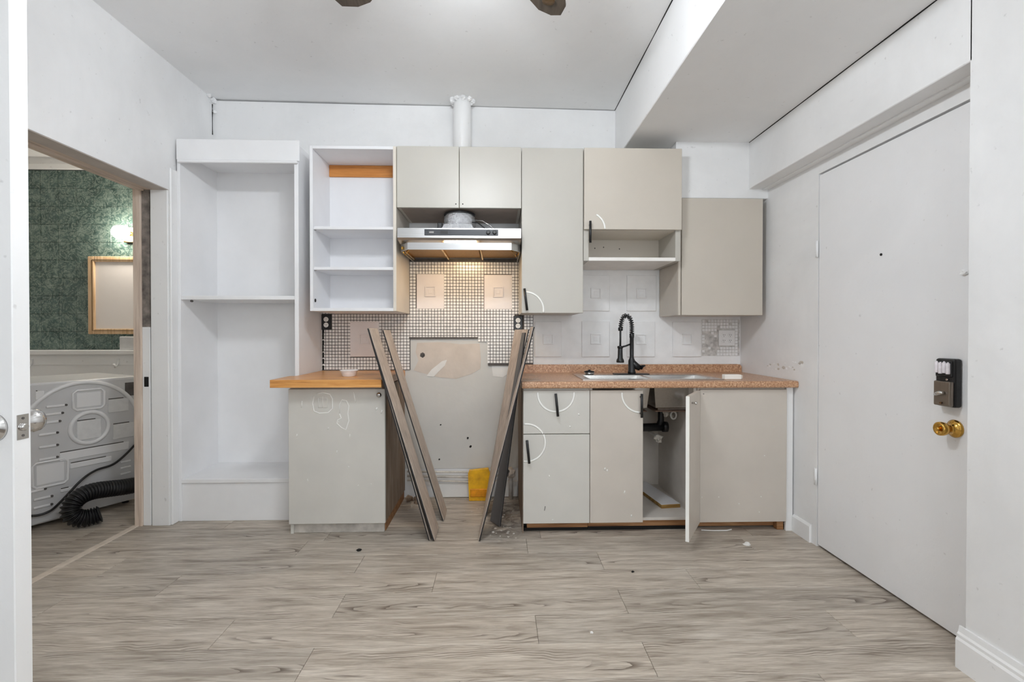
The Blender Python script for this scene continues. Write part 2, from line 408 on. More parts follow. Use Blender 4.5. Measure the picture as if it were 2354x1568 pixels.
# cracks in the old plaster, left corner
def crack(pts, w, parent):
    bm = B(); tube(bm, pts, [w * random.uniform(0.5, 1.2) for _ in pts], 5); return obj('crack', bm, 'dark', parent)
crack([(-1.93 + 0.02 * i, YB - 0.002, 2.44 - 0.003 * i + random.uniform(-0.004, 0.004)) for i in range(10)], 0.005, wall_back)
crack([(XL + 0.001, YB - 0.012, 2.75 - 0.03 * i) for i in range(8)], 0.004, wall_left)
crack([(XL + 0.001, 3.034 + random.uniform(-0.002, 0.002), 2.345 - 0.016 * i) for i in range(9)], 0.005, wall_left)
for k, (x, y, z, r) in enumerate([(-1.97, 3.385, 2.775, 0.02), (-1.975, 3.33, 2.785, 0.015), (-1.97, 3.39, 2.70, 0.012), (-1.95, 3.39, 2.46, 0.014)]):
    obj('plaster_lump', blob(B(), (x, y, z), r, 2, 0.25), 'wall', wall_left)

crack([(XBEAM - 0.001, 1.3 + 0.21 * i, ceil_z(XBEAM) - 0.001) for i in range(11)], 0.0035, wall_left)
crack([(XBULK - 0.001, 1.3 + 0.174 * i, ZLOW - 0.001) for i in range(11)], 0.003, wall_left)
# right wall: door recess, bulkhead above it, thick pier nearest the viewer
bm = B()
box(bm, XR, 1.86, 2.556, YB + 0.1, 0, ZLOW + 0.05); box(bm, XR, 1.86, 1.55, 2.556, 2.026, ZLOW + 0.05); box(bm, 1.83, 1.9, 1.5, 2.6, 0, 2.2)
wall_right = struct('wall_right', bm, 'wall', 'white right wall holding the entrance door')
struct('wall_right_bulkhead', box(B(), XBULK, XR + 0.01, 1.59, 3.05, 2.091, ZLOW + 0.02, 0.003), 'wall', 'white boxed bulkhead above the entrance door')
struct('wall_right_pier', box(B(), XBULK, 1.86, -1.4, 1.60, 0, ZLOW + 0.02, 0.003), 'wall', 'white wall pier nearest the viewer on the right')
struct('wall_back_soffit', box(B(), 1.137, XR + 0.01, 3.045, YB + 0.02, 2.03, ZLOW + 0.02, 0.003), 'wall', 'white soffit over the corner wall cabinet')
struct('trim_7', box(B(), XBULK + 0.085, XR + 0.002, 1.60, 3.04, 2.085, 2.093), 'trimw', 'white head strip under the bulkhead')
for k in range(26):
    y = random.uniform(2.66, 3.05); z = random.uniform(0.935, 1.0) - (y - 2.66) * 0.05
    obj('paint_flake', blob(B(), (XR, y, z), random.uniform(0.004, 0.014), 1, 0.45, (0.25, 1.3, 0.8)), 'trimw' if k % 3 else 'dirty', wall_right)
prof = [(0, 0), (0, 0.145), (-0.006, 0.145), (-0.009, 0.125), (-0.014, 0.118), (-0.014, 0.108), (-0.019, 0.10), (-0.019, 0)]
bm = B(); prism(bm, prof, lambda a, b, t: Vector((XBULK + a, t, b)), -1.3, 1.615)
struct('baseboard_right', bm, 'trimw', 'moulded white baseboard on the near right wall')
bm = B(); prism(bm, [(0, 0), (0, 0.10), (-0.005, 0.10), (-0.012, 0.088), (-0.012, 0)], lambda a, b, t: Vector((XR + a, t, b)), 2.60, 2.755)
struct('baseboard_right_short', bm, 'trimw', 'short white baseboard between cabinet and entrance door')

# ------------------------------------------------------------------ backsplash on the back wall
YT = 3.386   # face of grout bed
bm = B()
for (x0, x1, z0, z1) in [(-1.255, -0.622, 0.905, 1.69), (-0.622, -0.142, 1.126, 1.69), (-0.142, -0.075, 1.106, 1.69), (-0.075, 0.245, 0.941, 1.69)]:
    box(bm, x0, x1, YT, YB + 0.01, z0, z1)
obj('grout_bed', bm, 'grout', wall_back)
bigs = [(-0.576, -0.384, 1.335, 1.579), (-0.102, 0.095, 1.332, 1.575), (-1.039, -0.839, 0.998, 1.245)]
pbig = [(0.255, 0.446, 0.996, 1.246), (0.590, 0.788, 1.321, 1.574), (0.912, 1.122, 1.321, 1.574), (0.590, 0.788, 0.996, 1.248), (0.912, 1.114, 0.995, 1.246), (1.242, 1.446, 0.995, 1.244)]
outlet_holes = [(-1.248, -1.165, 1.185, 1.30), (0.100, 0.176, 1.180, 1.292)]
bm = B(); p = 0.0217
def covered(x, z):
    if x < -0.64 and z > 1.33: return True
    if x > 0.17 and z > 1.32: return True
    for (x0, x1, z0, z1) in bigs + pbig[:1] + outlet_holes:
        if x0 + 0.004 < x < x1 - 0.004 and z0 + 0.004 < z < z1 - 0.004: return True
    if -0.622 < x < -0.142 and z < 1.130: return True
    if -0.142 < x < -0.075 and z < 1.112: return True
    if x > -0.075 and z < 0.947: return True
    return False
i = 0
for ix in range(int(1.5 / p)):
    for iz in range(int(0.78 / p)):
        x = -1.243 + ix * p; z = 0.917 + iz * p
        if x > 0.237 or covered(x, z): continue
        h = 0.0088; d = random.uniform(0.0025, 0.0035)
        box(bm, x - h, x + h, YT - d, YT + 0.002, z - h, z + h)
o = obj('mosaic_tiles', bm, 'mosaic', wall_back); o['kind'] = 'stuff'; o['label'] = 'small square white mosaic tiles with dark grout'
# partly painted mosaic in the right corner
bm = B(); box(bm, 1.455, 1.73, YT + 0.003, YB + 0.01, 1.0, 1.262)
obj('grout_bed', bm, plain('smeared_grout', (205, 203, 200), 0.9, 0, 0.3, 40), wall_back)
bm = B()
for ix in range(13):
    for iz in range(12):
        x = 1.466 + ix * p; z = 1.012 + iz * p
        if x > 1.722 or random.random() < 0.15: continue
        if 1.56 < x < 1.70 and 1.06 < z < 1.20: continue
        if x < 1.56 and z < 1.17 and random.random() < 0.8: continue
        box(bm, x - 0.0088, x + 0.0088, YT, YT + 0.006, z - 0.0088, z + 0.0088)
o = obj('painted_mosaic', bm, 'ptile', wall_back); o['kind'] = 'stuff'; o['label'] = 'mosaic tiles half hidden under white paint'
bm = B(); box(bm, 0.245, 1.735, YT + 0.004, YB + 0.01, 0.94, 1.70)
obj('painted_backing', bm, 'ptile', wall_back)
for lst, mt, dd in ((bigs, 'tile', 0.005), (pbig, 'ptile', 0.007)):
    for (x0, x1, z0, z1) in lst:
        t = obj('ceramic_tile', box(B(), x0, x1, YT - dd, YT + 0.004, z0, z1, 0.0018), mt, wall_back)
        cx, cz, h = (x0 + x1) / 2, (z0 + z1) / 2 + 0.0, 0.037
        if abs(x0 - 0.59) < 0.01: cx += 0.0
        bm = B()
        for (a, b, c, d) in ((-h, h, h - 0.008, h), (-h, h, -h, -h + 0.008), (-h, -h + 0.008, -h + 0.008, h - 0.008), (h - 0.008, h, -h + 0.008, h - 0.008)):
            box(bm, cx + a, cx + b, YT - dd - 0.008, YT - dd + 0.001, cz + c, cz + d, 0.001)
        obj('relief_square', bm, mt, t)
        obj('relief_button', box(B(), cx - 0.014, cx + 0.014, YT - dd - 0.002, YT - dd + 0.001, cz - 0.014, cz + 0.014, 0.001), mt, t)
# dark unfinished edge beside the bookcase
bm = B()
for k in range(9):
    box(bm, -1.2335, -1.218 - random.uniform(0, 0.006), YT - 0.004, YT + 0.002, 0.905 + k * 0.043, 0.905 + k * 0.043 + random.uniform(0.03, 0.043))
obj('raw_tile_edge', bm, 'dark', wall_back)
# stripped wall of the stove bay
obj('drywall_panel', box(B(), -0.66, 0.14, YB - 0.006, YB + 0.01, 0.205, 0.945), 'drywall', wall_back)
obj('drywall_panel', box(B(), -0.625, -0.07, YB - 0.0065, YB + 0.01, 0.945, 1.128), 'drywall', wall_back)
bm = B(); prism(bm, [(-0.575, 1.095), (-0.40, 1.10), (-0.27, 1.085), (-0.135, 1.09), (-0.125, 0.985), (-0.13, 0.91), (-0.19, 0.875), (-0.30, 0.84), (-0.42, 0.85), (-0.55, 0.885), (-0.60, 0.90), (-0.565, 0.97), (-0.585, 1.03)], XZ, YB - 0.008, YB)
obj('adhesive_patch', bm, 'patch', wall_back)
bm = B(); prism(bm, [(-0.51, 0.86), (-0.46, 0.855), (-0.38, 0.935), (-0.365, 0.975), (-0.40, 0.965), (-0.475, 0.905)], XZ, YB - 0.010, YB)
obj('spackle_smear', bm, 'spackle', wall_back)
bm = B(); prism(bm, [(-0.04, 0.86), (0.03, 0.85), (0.10, 0.90), (0.06, 0.935), (-0.05, 0.935)], XZ, YB - 0.008, YB)
obj('spackle_smear', bm, 'spackle', wall_back)
bm = B(); prism(bm, [(-0.63, 1.135), (-0.145, 1.135), (-0.145, 1.124), (-0.63, 1.122)], XZ, YT - 0.004, YT + 0.001)
obj('broken_tile_edge', bm, 'grout', wall_back)
obj('broken_tile_edge', box(B(), -0.075, 0.16, YT - 0.004, YT + 0.001, 0.934, 0.942), 'grout', wall_back)
for (x, z, r) in [(-0.535, 1.01, 0.018), (-0.41, 0.515, 0.006), (-0.42, 0.27, 0.006), (-0.22, 0.42, 0.008), (-0.20, 0.36, 0.009)]:
    obj('wall_hole', blob(B(), (x, YB - 0.008, z), r, 1, 0.3, (1, 0.25, 1)), 'grout' if r > 0.01 else 'dark', wall_back)
obj('baseboard_stub', box(B(), -0.46, -0.03, YB - 0.022, YB - 0.006, 0.004, 0.10, 0.003), 'spackle', wall_back)
obj('baseboard_stub', box(B(), 0.0, 0.135, YB - 0.022, YB - 0.006, 0.004, 0.115, 0.003), 'spackle', wall_back)

# ------------------------------------------------------------------ cabinets: shared helpers
def bar_handle(x, y, z0, z1, parent, tilt=0.0):
    bm = B(); yb = y - 0.026; cx = (z1 - z0) * tilt
    tube(bm, [(x - cx / 2, yb, z1), (x + cx / 2, yb, z0)], 0.0075, 8)
    for f in (0.15, 0.85):
        z = z0 + (z1 - z0) * f; xx = x + cx / 2 - cx * f
        tube(bm, [(xx, yb, z), (xx, y + 0.001, z)], 0.005, 8)
    return obj('bar_handle', bm, 'black', parent)
def paint_line(pts, parent, r=0.0056):
    bm = B(); tube(bm, pts, r, 6)
    y = pts[0][1]
    for v in bm.verts: v.co.y = y + (v.co.y - y) * 0.22
    return obj('paint_line', bm, 'paint', parent)
def carcass(x0, x1, y0, y1, z0, z1, t=0.018, back=True, top=True, bottom=True, yback=None):
    bm = B()
    box(bm, x0, x0 + t, y0, y1, z0, z1, 0.001); box(bm, x1 - t, x1, y0, y1, z0, z1, 0.001)
    if top: box(bm, x0 + t, x1 - t, y0, y1, z1 - t, z1, 0.001)
    if bottom: box(bm, x0 + t, x1 - t, y0, y1, z0, z0 + t, 0.001)
    yb = yback or y1
    if back: box(bm, x0 + t, x1 - t, yb - 0.006, yb, z0 + t, z1 - t)
    return bm
YW = 3.384  # cabinet backs

# ------------------------------------------------------------------ tall built-in bookcase
t = thing('bookcase', 'tall built-in white bookcase beside the left doorway', 'bookcase', (-1.6, 3.2, 0))
YF = 3.0
obj('side_panel', box(B(), XL + 0.012, -1.955, YF, YB - 0.002, 0, 2.33, 0.002), 'white2', t)
obj('side_panel', box(B(), -1.263, -1.237, YF, YB - 0.002, 0, 2.33, 0.002), 'white2', t)
obj('back_panel', box(B(), -1.955, -1.263, YB - 0.014, YB - 0.004, 0.26, 2.28), 'white2', t)
obj('top_board', box(B(), -1.955, -1.263, YF, YB - 0.014, 2.276, 2.30, 0.001), 'white2', t)
hd = obj('header_board', box(B(), -1.968, -1.225, YF - 0.014, YF, 2.222, 2.35, 0.003), 'white2', t)
obj('header_moulding', box(B(), -1.960, -1.237, YF - 0.022, YF - 0.002, 2.205, 2.222, 0.004), 'white2', hd)
obj('shelf', box(B(), -1.955, -1.263, YF + 0.004, YB - 0.035, 1.370, 1.394, 0.002), 'white2', t)
obj('shelf_gap', box(B(), -1.90, -1.264, YB - 0.03, YB - 0.013, 1.393, 1.405), 'dark', t)
obj('bottom_shelf', box(B(), -1.955, -1.263, YF - 0.006, YB - 0.014, 0.238, 0.262, 0.002), 'white2', t)
obj('plinth_panel', box(B(), -1.955, -1.263, YF + 0.004, YF + 0.02, 0.0, 0.236, 0.002), 'white2', t)
for (x, z) in ((-1.90, 1.362),):
    obj('shelf_pin', lathe(B(), [(0.007, -0.006), (0.007, 0.006)], (x, YF + 0.02, z), 'Y', 8), 'grout', t)

# ------------------------------------------------------------------ open white wall shelf unit
t = thing('wall_shelf', 'open doorless white wall cabinet with two shelves', 'wall shelf', (-0.89, 3.17, 1.298))
x0, x1, z0, z1 = -1.150, -0.626, 1.298, 2.305
obj('side_panel', box(B(), x0, x0 + 0.019, 2.952, YW, z0, z1, 0.0015), 'white', t)
obj('side_panel', box(B(), x1 - 0.019, x1, 2.952, YW, z0, z1, 0.0015), 'cabin', t)
obj('inner_liner', box(B(), x1 - 0.0205, x1 - 0.0185, 2.956, 3.25, z0 + 0.02, z1 - 0.02), 'white', t)
obj('top_board', box(B(), x0 + 0.019, x1 - 0.019, 2.952, YW, z1 - 0.019, z1, 0.0015), 'white', t)
obj('bottom_board', box(B(), x0 + 0.019, x1 - 0.019, 2.952, YW, z0, z0 + 0.019, 0.0015), 'white', t)
obj('back_panel', box(B(), x0 + 0.019, x1 - 0.0205, 3.25, 3.258, z0 + 0.019, z1 - 0.019), 'white', t)
for z in (1.808, 1.560): obj('shelf', box(B(), x0 + 0.0195, x1 - 0.021, 2.965, 3.249, z - 0.009, z + 0.009, 0.0015), 'white', t)
r = obj('hanging_rail', box(B(), x0 + 0.0195, x1 - 0.021, 3.236, 3.2495, 2.208, 2.285, 0.002), 'rail', t); r['label'] = 'orange wooden hanging rail'
obj('hinge_hole', lathe(B(), [(0.011, -0.001), (0.011, 0.003)], (x0 + 0.019, 2.985, 1.365), 'X', 12), 'dark', t)
for z in (1.797, 1.549): obj('shelf_pin', lathe(B(), [(0.004, 0), (0.004, 0.01)], (x0 + 0.019, 2.98, z), 'X', 8), 'chrome', t)

# ------------------------------------------------------------------ over-hood cabinet with two doors
t = thing('hood_cabinet', 'short greige two-door wall cabinet above the range hood', 'wall cabinet', (-0.24, 3.17, 1.935))
obj('carcass', carcass(-0.6225, 0.1395, 2.972, YW, 1.935, 2.303, bottom=False), 'cabin', t)
obj('bottom_board', box(B(), -0.604, 0.121, 2.972, YW, 1.937, 1.955), plain('brownish_underside', (176, 160, 148), 0.7, 0, 0.12, 8), t)  # underside browner and darker than the carcass
for (a, b, hx) in ((-0.6225, -0.2425, -0.262), (-0.2395, 0.1395, -0.22)):
    d = obj('door', box(B(), a, b, 2.950, 2.970, 1.932, 2.307, 0.002), 'cab', t)
    obj('knob_hole', lathe(B(), [(0.004, -0.0008), (0.004, 0.002)], (hx, 2.950, 1.955), 'Y', 8), 'dark', d)

# ------------------------------------------------------------------ range hood
t = thing('range_hood', 'stainless steel range hood with lit warm lamp', 'range hood', (-0.23, 3.1, 1.66))
bm = B(); prism(bm, [(3.383, 1.798), (2.93, 1.798), (2.862, 1.788), (2.858, 1.730), (2.872, 1.718), (2.935, 1.706), (3.383, 1.706)], YZ, -0.600, 0.134)
obj('shell', bm, 'steel', t)
cp = obj('control_panel', box(B(), -0.440, -0.002, 2.855, 2.864, 1.744, 1.780, 0.001), plain('dark_grey_glass', (70, 72, 76), 0.25), t)
for x in (-0.062, -0.024): obj('knob', lathe(B(), [(0.0125, 0.002), (0.0115, -0.012), (0.009, -0.014)], (x, 2.855, 1.762), 'Y', 14), 'black', cp)
obj('badge', box(B(), -0.412, -0.384, 2.8538, 2.856, 1.757, 1.767), 'chrome', cp)
obj('display', box(B(), -0.345, -0.30, 2.8538, 2.856, 1.753, 1.771), 'black', cp)
# lower visor: mitred lip, narrower than the shell, with returns to the wall
path = [(-0.600, 2.965), (-0.545, 2.885), (0.078, 2.885), (0.134, 2.965)]
bm = B()
def sheet(bm, path, z0, z1, th, dy=0.0):
    for (a, b) in zip(path, path[1:]):
        d = Vector((b[0] - a[0], b[1] - a[1])); nrm = Vector((-d.y, d.x)).normalized() * th
        q = [(a[0], a[1]), (b[0], b[1]), (b[0] + nrm.x, b[1] + nrm.y), (a[0] + nrm.x, a[1] + nrm.y)]
        prism(bm, q, XY, z0, z1)
sheet(bm, path, 1.664, 1.706, 0.006)
sheet(bm, [(-0.600, 3.383), (-0.600, 2.965)], 1.664, 1.706, 0.006); sheet(bm, [(0.134, 2.965), (0.134, 3.383)], 1.664, 1.706, 0.006)
obj('visor', bm, 'steel', t)
for k, (a, b) in enumerate(((-0.585, -0.36), (-0.345, -0.125), (-0.11, 0.12))):
    fl = obj('grease_filter', box(B(), a, b, 3.0, 3.365, 1.690, 1.700, 0.002), steel('lamplit_filter_mesh', (176, 142, 100), 0.5, (50, 50, 50), 0.3), t)  # warm glow of the hood lamp put into the filter colour
    obj('filter_rim', box(B(), a - 0.006, a + 0.004, 2.93, 3.365, 1.672, 1.690, 0.001), 'brass', fl)
obj('filter_clip', tube(B(), [(-0.592, 2.99, 1.668), (-0.545, 2.92, 1.668), (-0.585, 3.03, 1.652), (-0.592, 2.99, 1.668)], 0.003, 6), 'brass', t)
obj('filter_clip', tube(B(), [(0.124, 2.99, 1.668), (0.078, 2.93, 1.668), (0.112, 3.05, 1.650), (0.126, 3.0, 1.662)], 0.003, 6), 'brass', t)
obj('lamp_tube', tube(B(), [(-0.33, 2.945, 1.690), (-0.14, 2.945, 1.690)], 0.009, 10), 'hoodlamp', t)
# foil duct between hood and cabinet
t = thing('foil_duct', 'crumpled foil duct stub with black band on the range hood', 'duct', (-0.25, 3.08, 1.798))
bm = B(); prism(bm, [(-0.36, 1.799), (-0.145, 1.799), (-0.17, 1.838), (-0.335, 1.838)], XZ, 2.97, 3.20); obj('transition_box', bm, 'foil', t)
bm = B(); prof = []
for i in range(11): prof.append((0.100 - 0.012 * (i / 10) ** 2 + (0.004 if i % 2 else -0.003) + random.uniform(-0.004, 0.004), 0.0 + i * 0.0094))
lathe(bm, prof, (-0.25, 3.085, 1.838), 'Z', 26)
for v in bm.verts: v.co += Vector((random.uniform(-1, 1), random.uniform(-1, 1), 0)) * 0.003
obj('foil_sleeve', bm, 'foil', t)
obj('black_band', lathe(B(), [(0.098, 0), (0.101, 0.003), (0.101, 0.008), (0.098, 0.011)], (-0.25, 3.085, 1.915), 'Z', 28), 'black', t)
tube_pts = [(-0.165, 3.02, 1.86), (-0.13, 2.99, 1.85), (-0.10, 2.975, 1.825), (-0.07, 2.98, 1.801)]
obj('wire', tube(B(), tube_pts, 0.004, 6), 'black', t)
obj('wire', tube(B(), [(-0.15, 3.0, 1.87), (-0.10, 2.98, 1.86), (-0.05, 2.985, 1.83), (-0.02, 2.99, 1.801)], 0.003, 6), 'chrome', t)
obj('wire_clip', box(B(), -0.385, -0.355, 3.03, 3.06, 1.81, 1.86, 0.004), 'black', t)

# ------------------------------------------------------------------ tall narrow wall cabinet
t = thing('tall_wall_cabinet', 'tall narrow greige wall cabinet right of the range hood', 'wall cabinet', (0.332, 3.17, 1.287))
obj('carcass', carcass(0.1425, 0.5225, 2.972, YW, 1.290, 2.300), 'cab', t)
d = obj('door', box(B(), 0.1425, 0.5225, 2.950, 2.970, 1.287, 2.304, 0.002), 'cab', t)
bar_handle(0.166, 2.950, 1.302, 1.436, d, 0.12)
paint_line(arc(0.165, 1.305, 0.112, 88, -8, 2.9495), d)

# ------------------------------------------------------------------ wide wall cabinet with open cubby
t = thing('wide_wall_cabinet', 'greige wall cabinet with open cubby below, above the sink', 'wall cabinet', (0.83, 3.17, 1.61))
bm = B(); box(bm, 0.5265, 0.5585, 2.960, YW, 1.612, 2.300, 0.0015); box(bm, 1.102, 1.134, 2.960, YW, 1.612, 2.300, 0.0015)
box(bm, 0.5585, 1.102, 2.975, YW, 2.282, 2.300); obj('carcass', bm, 'cab', t)
obj('cubby_ceiling', box(B(), 0.5585, 1.102, 2.972, 3.28, 1.802, 1.820), 'cabin', t)
obj('cubby_back', box(B(), 0.5585, 1.102, 3.272, 3.282, 1.632, 1.802), 'cab2', t)
obj('cubby_shelf', box(B(), 0.5585, 1.102, 2.956, YW, 1.612, 1.634, 0.0015), plain('white_edge_shelf', (236, 233, 228), 0.4), t)
d = obj('door', box(B(), 0.5265, 1.134, 2.938, 2.958, 1.803, 2.304, 0.002), 'cab2', t)
bar_handle(0.560, 2.938, 1.716, 1.848, d)
paint_line(arc(0.555, 1.805, 0.100, 62, 0, 2.9375, 12), d)
for (x, z) in ((0.66, 1.745), (0.72, 1.752), (0.83, 1.742)): obj('screw_hole', blob(B(), (x, 3.272, z), 0.005, 1, 0.3, (1, 0.3, 1)), 'grout', t)

# ------------------------------------------------------------------ corner wall cabinet
t = thing('corner_wall_cabinet', 'taupe wall cabinet in the right corner under the soffit', 'wall cabinet', (1.42, 3.2, 1.278))
bm = carcass(1.146, 1.690, 3.046, YW, 1.280, 2.022); obj('carcass', bm, 'cab2', t)
obj('door', box(B(), 1.168, 1.692, 3.024, 3.044, 1.278, 2.024, 0.002), 'cab2', t)
obj('stile', box(B(), 1.146, 1.164, 3.028, 3.046, 1.278, 2.024, 0.002), 'cab2', t)

# ------------------------------------------------------------------ left base cabinet
t = thing('base_cabinet', 'grey base cabinet with white paint scribbles under the wooden counter', 'base cabinet', (-0.93, 3.08, 0))
bm = B()
box(bm, -1.205, -1.187, 2.797, 3.372, 0.0, 0.852, 0.001); box(bm, -1.187, -0.676, 2.797, 3.372, 0.064, 0.082); box(bm, -1.187, -0.676, 3.36, 3.372, 0.06, 0.852); box(bm, -1.187, -0.676, 2.80, 3.36, 0.832, 0.85)
obj('carcass', bm, 'base', t)
sp = obj('side_panel', box(B(), -0.676, -0.658, 2.797, 3.372, 0.062, 0.852, 0.001), 'raw', t); sp['label'] = 'bare stained chipboard side'
obj('plinth_side', box(B(), -0.680, -0.664, 2.83, 3.372, 0.0, 0.062, 0.001), 'rawx', t)
obj('toe_kick', box(B(), -1.195, -0.668, 2.808, 2.824, 0.0, 0.062, 0.003), 'dirty', t)
d = obj('door', box(B(), -1.206, -0.655, 2.775, 2.795, 0.064, 0.842, 0.002), 'base', t)
kn = obj('bumper_knob', lathe(B(), [(0.014, 0), (0.016, -0.006), (0.012, -0.014), (0.004, -0.017)], (-0.688, 2.775, 0.808), 'Y', 16), 'chrome', d)
yy = 2.7745
paint_line([(-1.06, yy, 0.80), (-1.068, yy, 0.76), (-1.06, yy, 0.715), (-1.03, yy, 0.703), (-0.98, yy, 0.706), (-0.955, yy, 0.73), (-0.955, yy, 0.785), (-0.97, yy, 0.812), (-1.01, yy, 0.822), (-1.045, yy, 0.815)], d, 0.003)
paint_line([(-1.035, yy, 0.79), (-1.035, yy, 0.735), (-0.985, yy, 0.735), (-0.985, yy, 0.79), (-1.035, yy, 0.79)], d, 0.0016)
paint_line([(-1.01, yy, 0.80), (-1.01, yy, 0.735)], d, 0.0014)
paint_line([(-0.915, yy, 0.70), (-0.915, yy, 0.755), (-0.90, yy, 0.78), (-0.875, yy, 0.775), (-0.862, yy, 0.745), (-0.868, yy, 0.70), (-0.862, yy, 0.66), (-0.878, yy, 0.607), (-0.905, yy, 0.62), (-0.93, yy, 0.645), (-0.925, yy, 0.665), (-0.905, yy, 0.675), (-0.915, yy, 0.70)], d, 0.0026)
paint_line([(-0.835, yy, 0.825), (-0.828, yy, 0.79), (-0.822, yy, 0.765)], d, 0.003)
paint_line([(-1.128, yy, 0.775), (-1.13, yy, 0.735)], d, 0.0025)
paint_line([(-0.70, yy, 0.735), (-0.708, yy, 0.72)], d, 0.004); paint_line([(-0.672, yy, 0.72), (-0.678, yy, 0.70)], d, 0.004)
for k in range(9):
    x = random.uniform(-1.17, -0.69); z = random.uniform(0.25, 0.68)
    paint_line([(x, yy, z), (x + random.uniform(-0.006, 0.006), yy, z - random.uniform(0.004, 0.02))], d, random.uniform(0.0012, 0.0025))
# ------------------------------------------------------------------ butcher-block counter
t = thing('wooden_counter', 'orange-brown butcher block counter on the left base cabinet', 'countertop', (-0.965, 3.04, 0.858))
n = 8; y0, y1 = 2.700, 3.384
for k in range(n):
    a = y0 + (y1 - y0) * k / n; b = y0 + (y1 - y0) * (k + 1) / n
    xl = -1.275 if b < 3.0 else -1.234
    if k == 3: xl = -1.234
    obj('stave', box(B(), xl, -0.657, a + 0.0003, b - 0.0003, 0.858, 0.902, 0.0012), 'block', t)
t = thing('white_dish', 'small white plastic dish on the wooden counter', 'dish', (-0.905, 2.92, 0.902))
obj('bowl', lathe(B(), [(0.036, 0.0), (0.040, 0.004), (0.047, 0.028), (0.052, 0.036), (0.050, 0.038), (0.044, 0.030), (0.034, 0.010), (0.001, 0.009)], (-0.905, 2.92, 0.902), 'Z', 28), plain('white_plastic', (238, 238, 242), 0.35, 0, 0.02), t)
obj('rim', lathe(B(), [(0.049, 0.0), (0.054, 0.001), (0.054, 0.004), (0.049, 0.005)], (-0.905, 2.92, 0.936), 'Z', 28), plain('white_plastic_rim', (244, 244, 247), 0.3, 0, 0.02), t)

# ------------------------------------------------------------------ right base cabinets
YD = 2.745
t = thing('drawer_cabinet', 'grey base cabinet with a drawer over a door beside the stove bay', 'base cabinet', (0.334, 3.06, 0))
bm = carcass(0.144, 0.525, YD + 0.022, YW, 0.068, 0.845); obj('carcass', bm, 'base', t)
sp = obj('side_skin', box(B(), 0.138, 0.144, YD + 0.025, YW, 0.0, 0.845), 'raw', t); sp['label'] = 'bare dirty side facing the stove bay'
dr = obj('drawer_front', box(B(), 0.141, 0.5255, YD, YD + 0.02, 0.583, 0.832, 0.002), 'base', t)
bar_handle(0.332, YD, 0.688, 0.818, dr, 0.10)
paint_line(arc(0.33, 0.815, 0.105, 176, 364, YD - 0.0005, 28), dr)
d = obj('door', box(B(), 0.141, 0.5255, YD, YD + 0.02, 0.064, 0.579, 0.002), 'base', t)
bar_handle(0.168, YD, 0.420, 0.552, d, 0.10)
paint_line(arc(0.160, 0.532, 0.108, 26, -98, YD - 0.0005, 24), d)
paint_line(arc(0.160, 0.532, 0.108, 97, 28, YD - 0.0005, 16), dr)
for (x, z) in ((0.29, 0.345), (0.31, 0.09), (0.41, 0.63), (0.46, 0.70)):
    paint_line([(x, YD - 0.0004, z), (x + 0.004, YD - 0.0004, z - 0.012)], d if z < 0.58 else dr, 0.003)
obj('scuff', tube(B(), [(0.268, YD - 0.0003, 0.165), (0.264, YD - 0.0003, 0.14)], 0.002, 5), 'grout', d)
obj('toe_board', box(B(), 0.165, 0.525, 2.80, 2.816, 0.018, 0.066, 0.002), 'rawx', t)
obj('toe_shade_foot', box(B(), 0.145, 0.525, 2.802, 2.83, 0.0, 0.018), 'dark', t)  # near-black strip, shade below the toe board put into its colour

t = thing('sink_cabinet', 'taupe sink base cabinet with its right door standing open', 'base cabinet', (0.84, 3.06, 0))
bm = B(); tt = 0.018
box(bm, 0.527, 0.545, YD + 0.022, YW, 0.068, 0.845); box(bm, 1.140, 1.158, YD + 0.022, YW, 0.068, 0.845)
box(bm, 0.545, 1.140, YD + 0.022, YW, 0.068, 0.084, 0.001); box(bm, 0.545, 1.140, YW - 0.006, YW, 0.084, 0.845)
obj('carcass', bm, plain('sink_carcass_white', (214, 208, 200), 0.5, 0, 0.08, 6), t)
d = obj('door', box(B(), 0.5285, 0.8365, YD, YD + 0.02, 0.064, 0.832, 0.002), 'base2', t)
bar_handle(0.821, YD, 0.678, 0.815, d)
paint_line(arc(0.821, 0.812, 0.108, 176, 268, YD - 0.0005), d)
for (x, z) in ((0.615, 0.385), (0.628, 0.375), (0.73, 0.25), (0.77, 0.11)): paint_line([(x, YD - 0.0004, z), (x - 0.003, YD - 0.0004, z - 0.014)], d, 0.003)
# open door hinged at x = 1.150
ang = math.radians(180 + 57); L = 0.306
hx, hy = 1.150, YD - 0.002
u = Vector((math.cos(ang), math.sin(ang), 0)); nv = Vector((0, 0, 1)).cross(u)
def dloc(a, b, z): return Vector((hx, hy, 0)) + u * a + nv * b + Vector((0, 0, z))
bm = B(); box(bm, 0.004, L, 0, 0.019, 0.064, 0.832, 0.002)
for v in bm.verts: v.co = dloc(v.co.x, v.co.y, v.co.z)
d = obj('open_door', bm, 'base2', t)
bm = B(); box(bm, L - 0.0005, L + 0.0006, 0.0005, 0.0185, 0.065, 0.831)
for v in bm.verts: v.co = dloc(v.co.x, v.co.y, v.co.z)
obj('white_edge', bm, 'paint', d)
bm = B()
lathe(bm, [(0.005, 0), (0.005, 0.014), (0.009, 0.018), (0.009, 0.024), (0.004, 0.027)], (L - 0.06, 0.019, 0.79), 'Y', 12)
for v in bm.verts: v.co = dloc(v.co.x, v.co.y, v.co.z)
obj('small_knob', bm, 'chrome', d)
for z in (0.16, 0.74):
    bm = B(); box(bm, -0.004, 0.06, -0.012, 0.0, z - 0.02, z + 0.02, 0.003)
    for v in bm.verts: v.co = dloc(v.co.x, v.co.y, v.co.z)
    obj('hinge', bm, 'chrome', d)
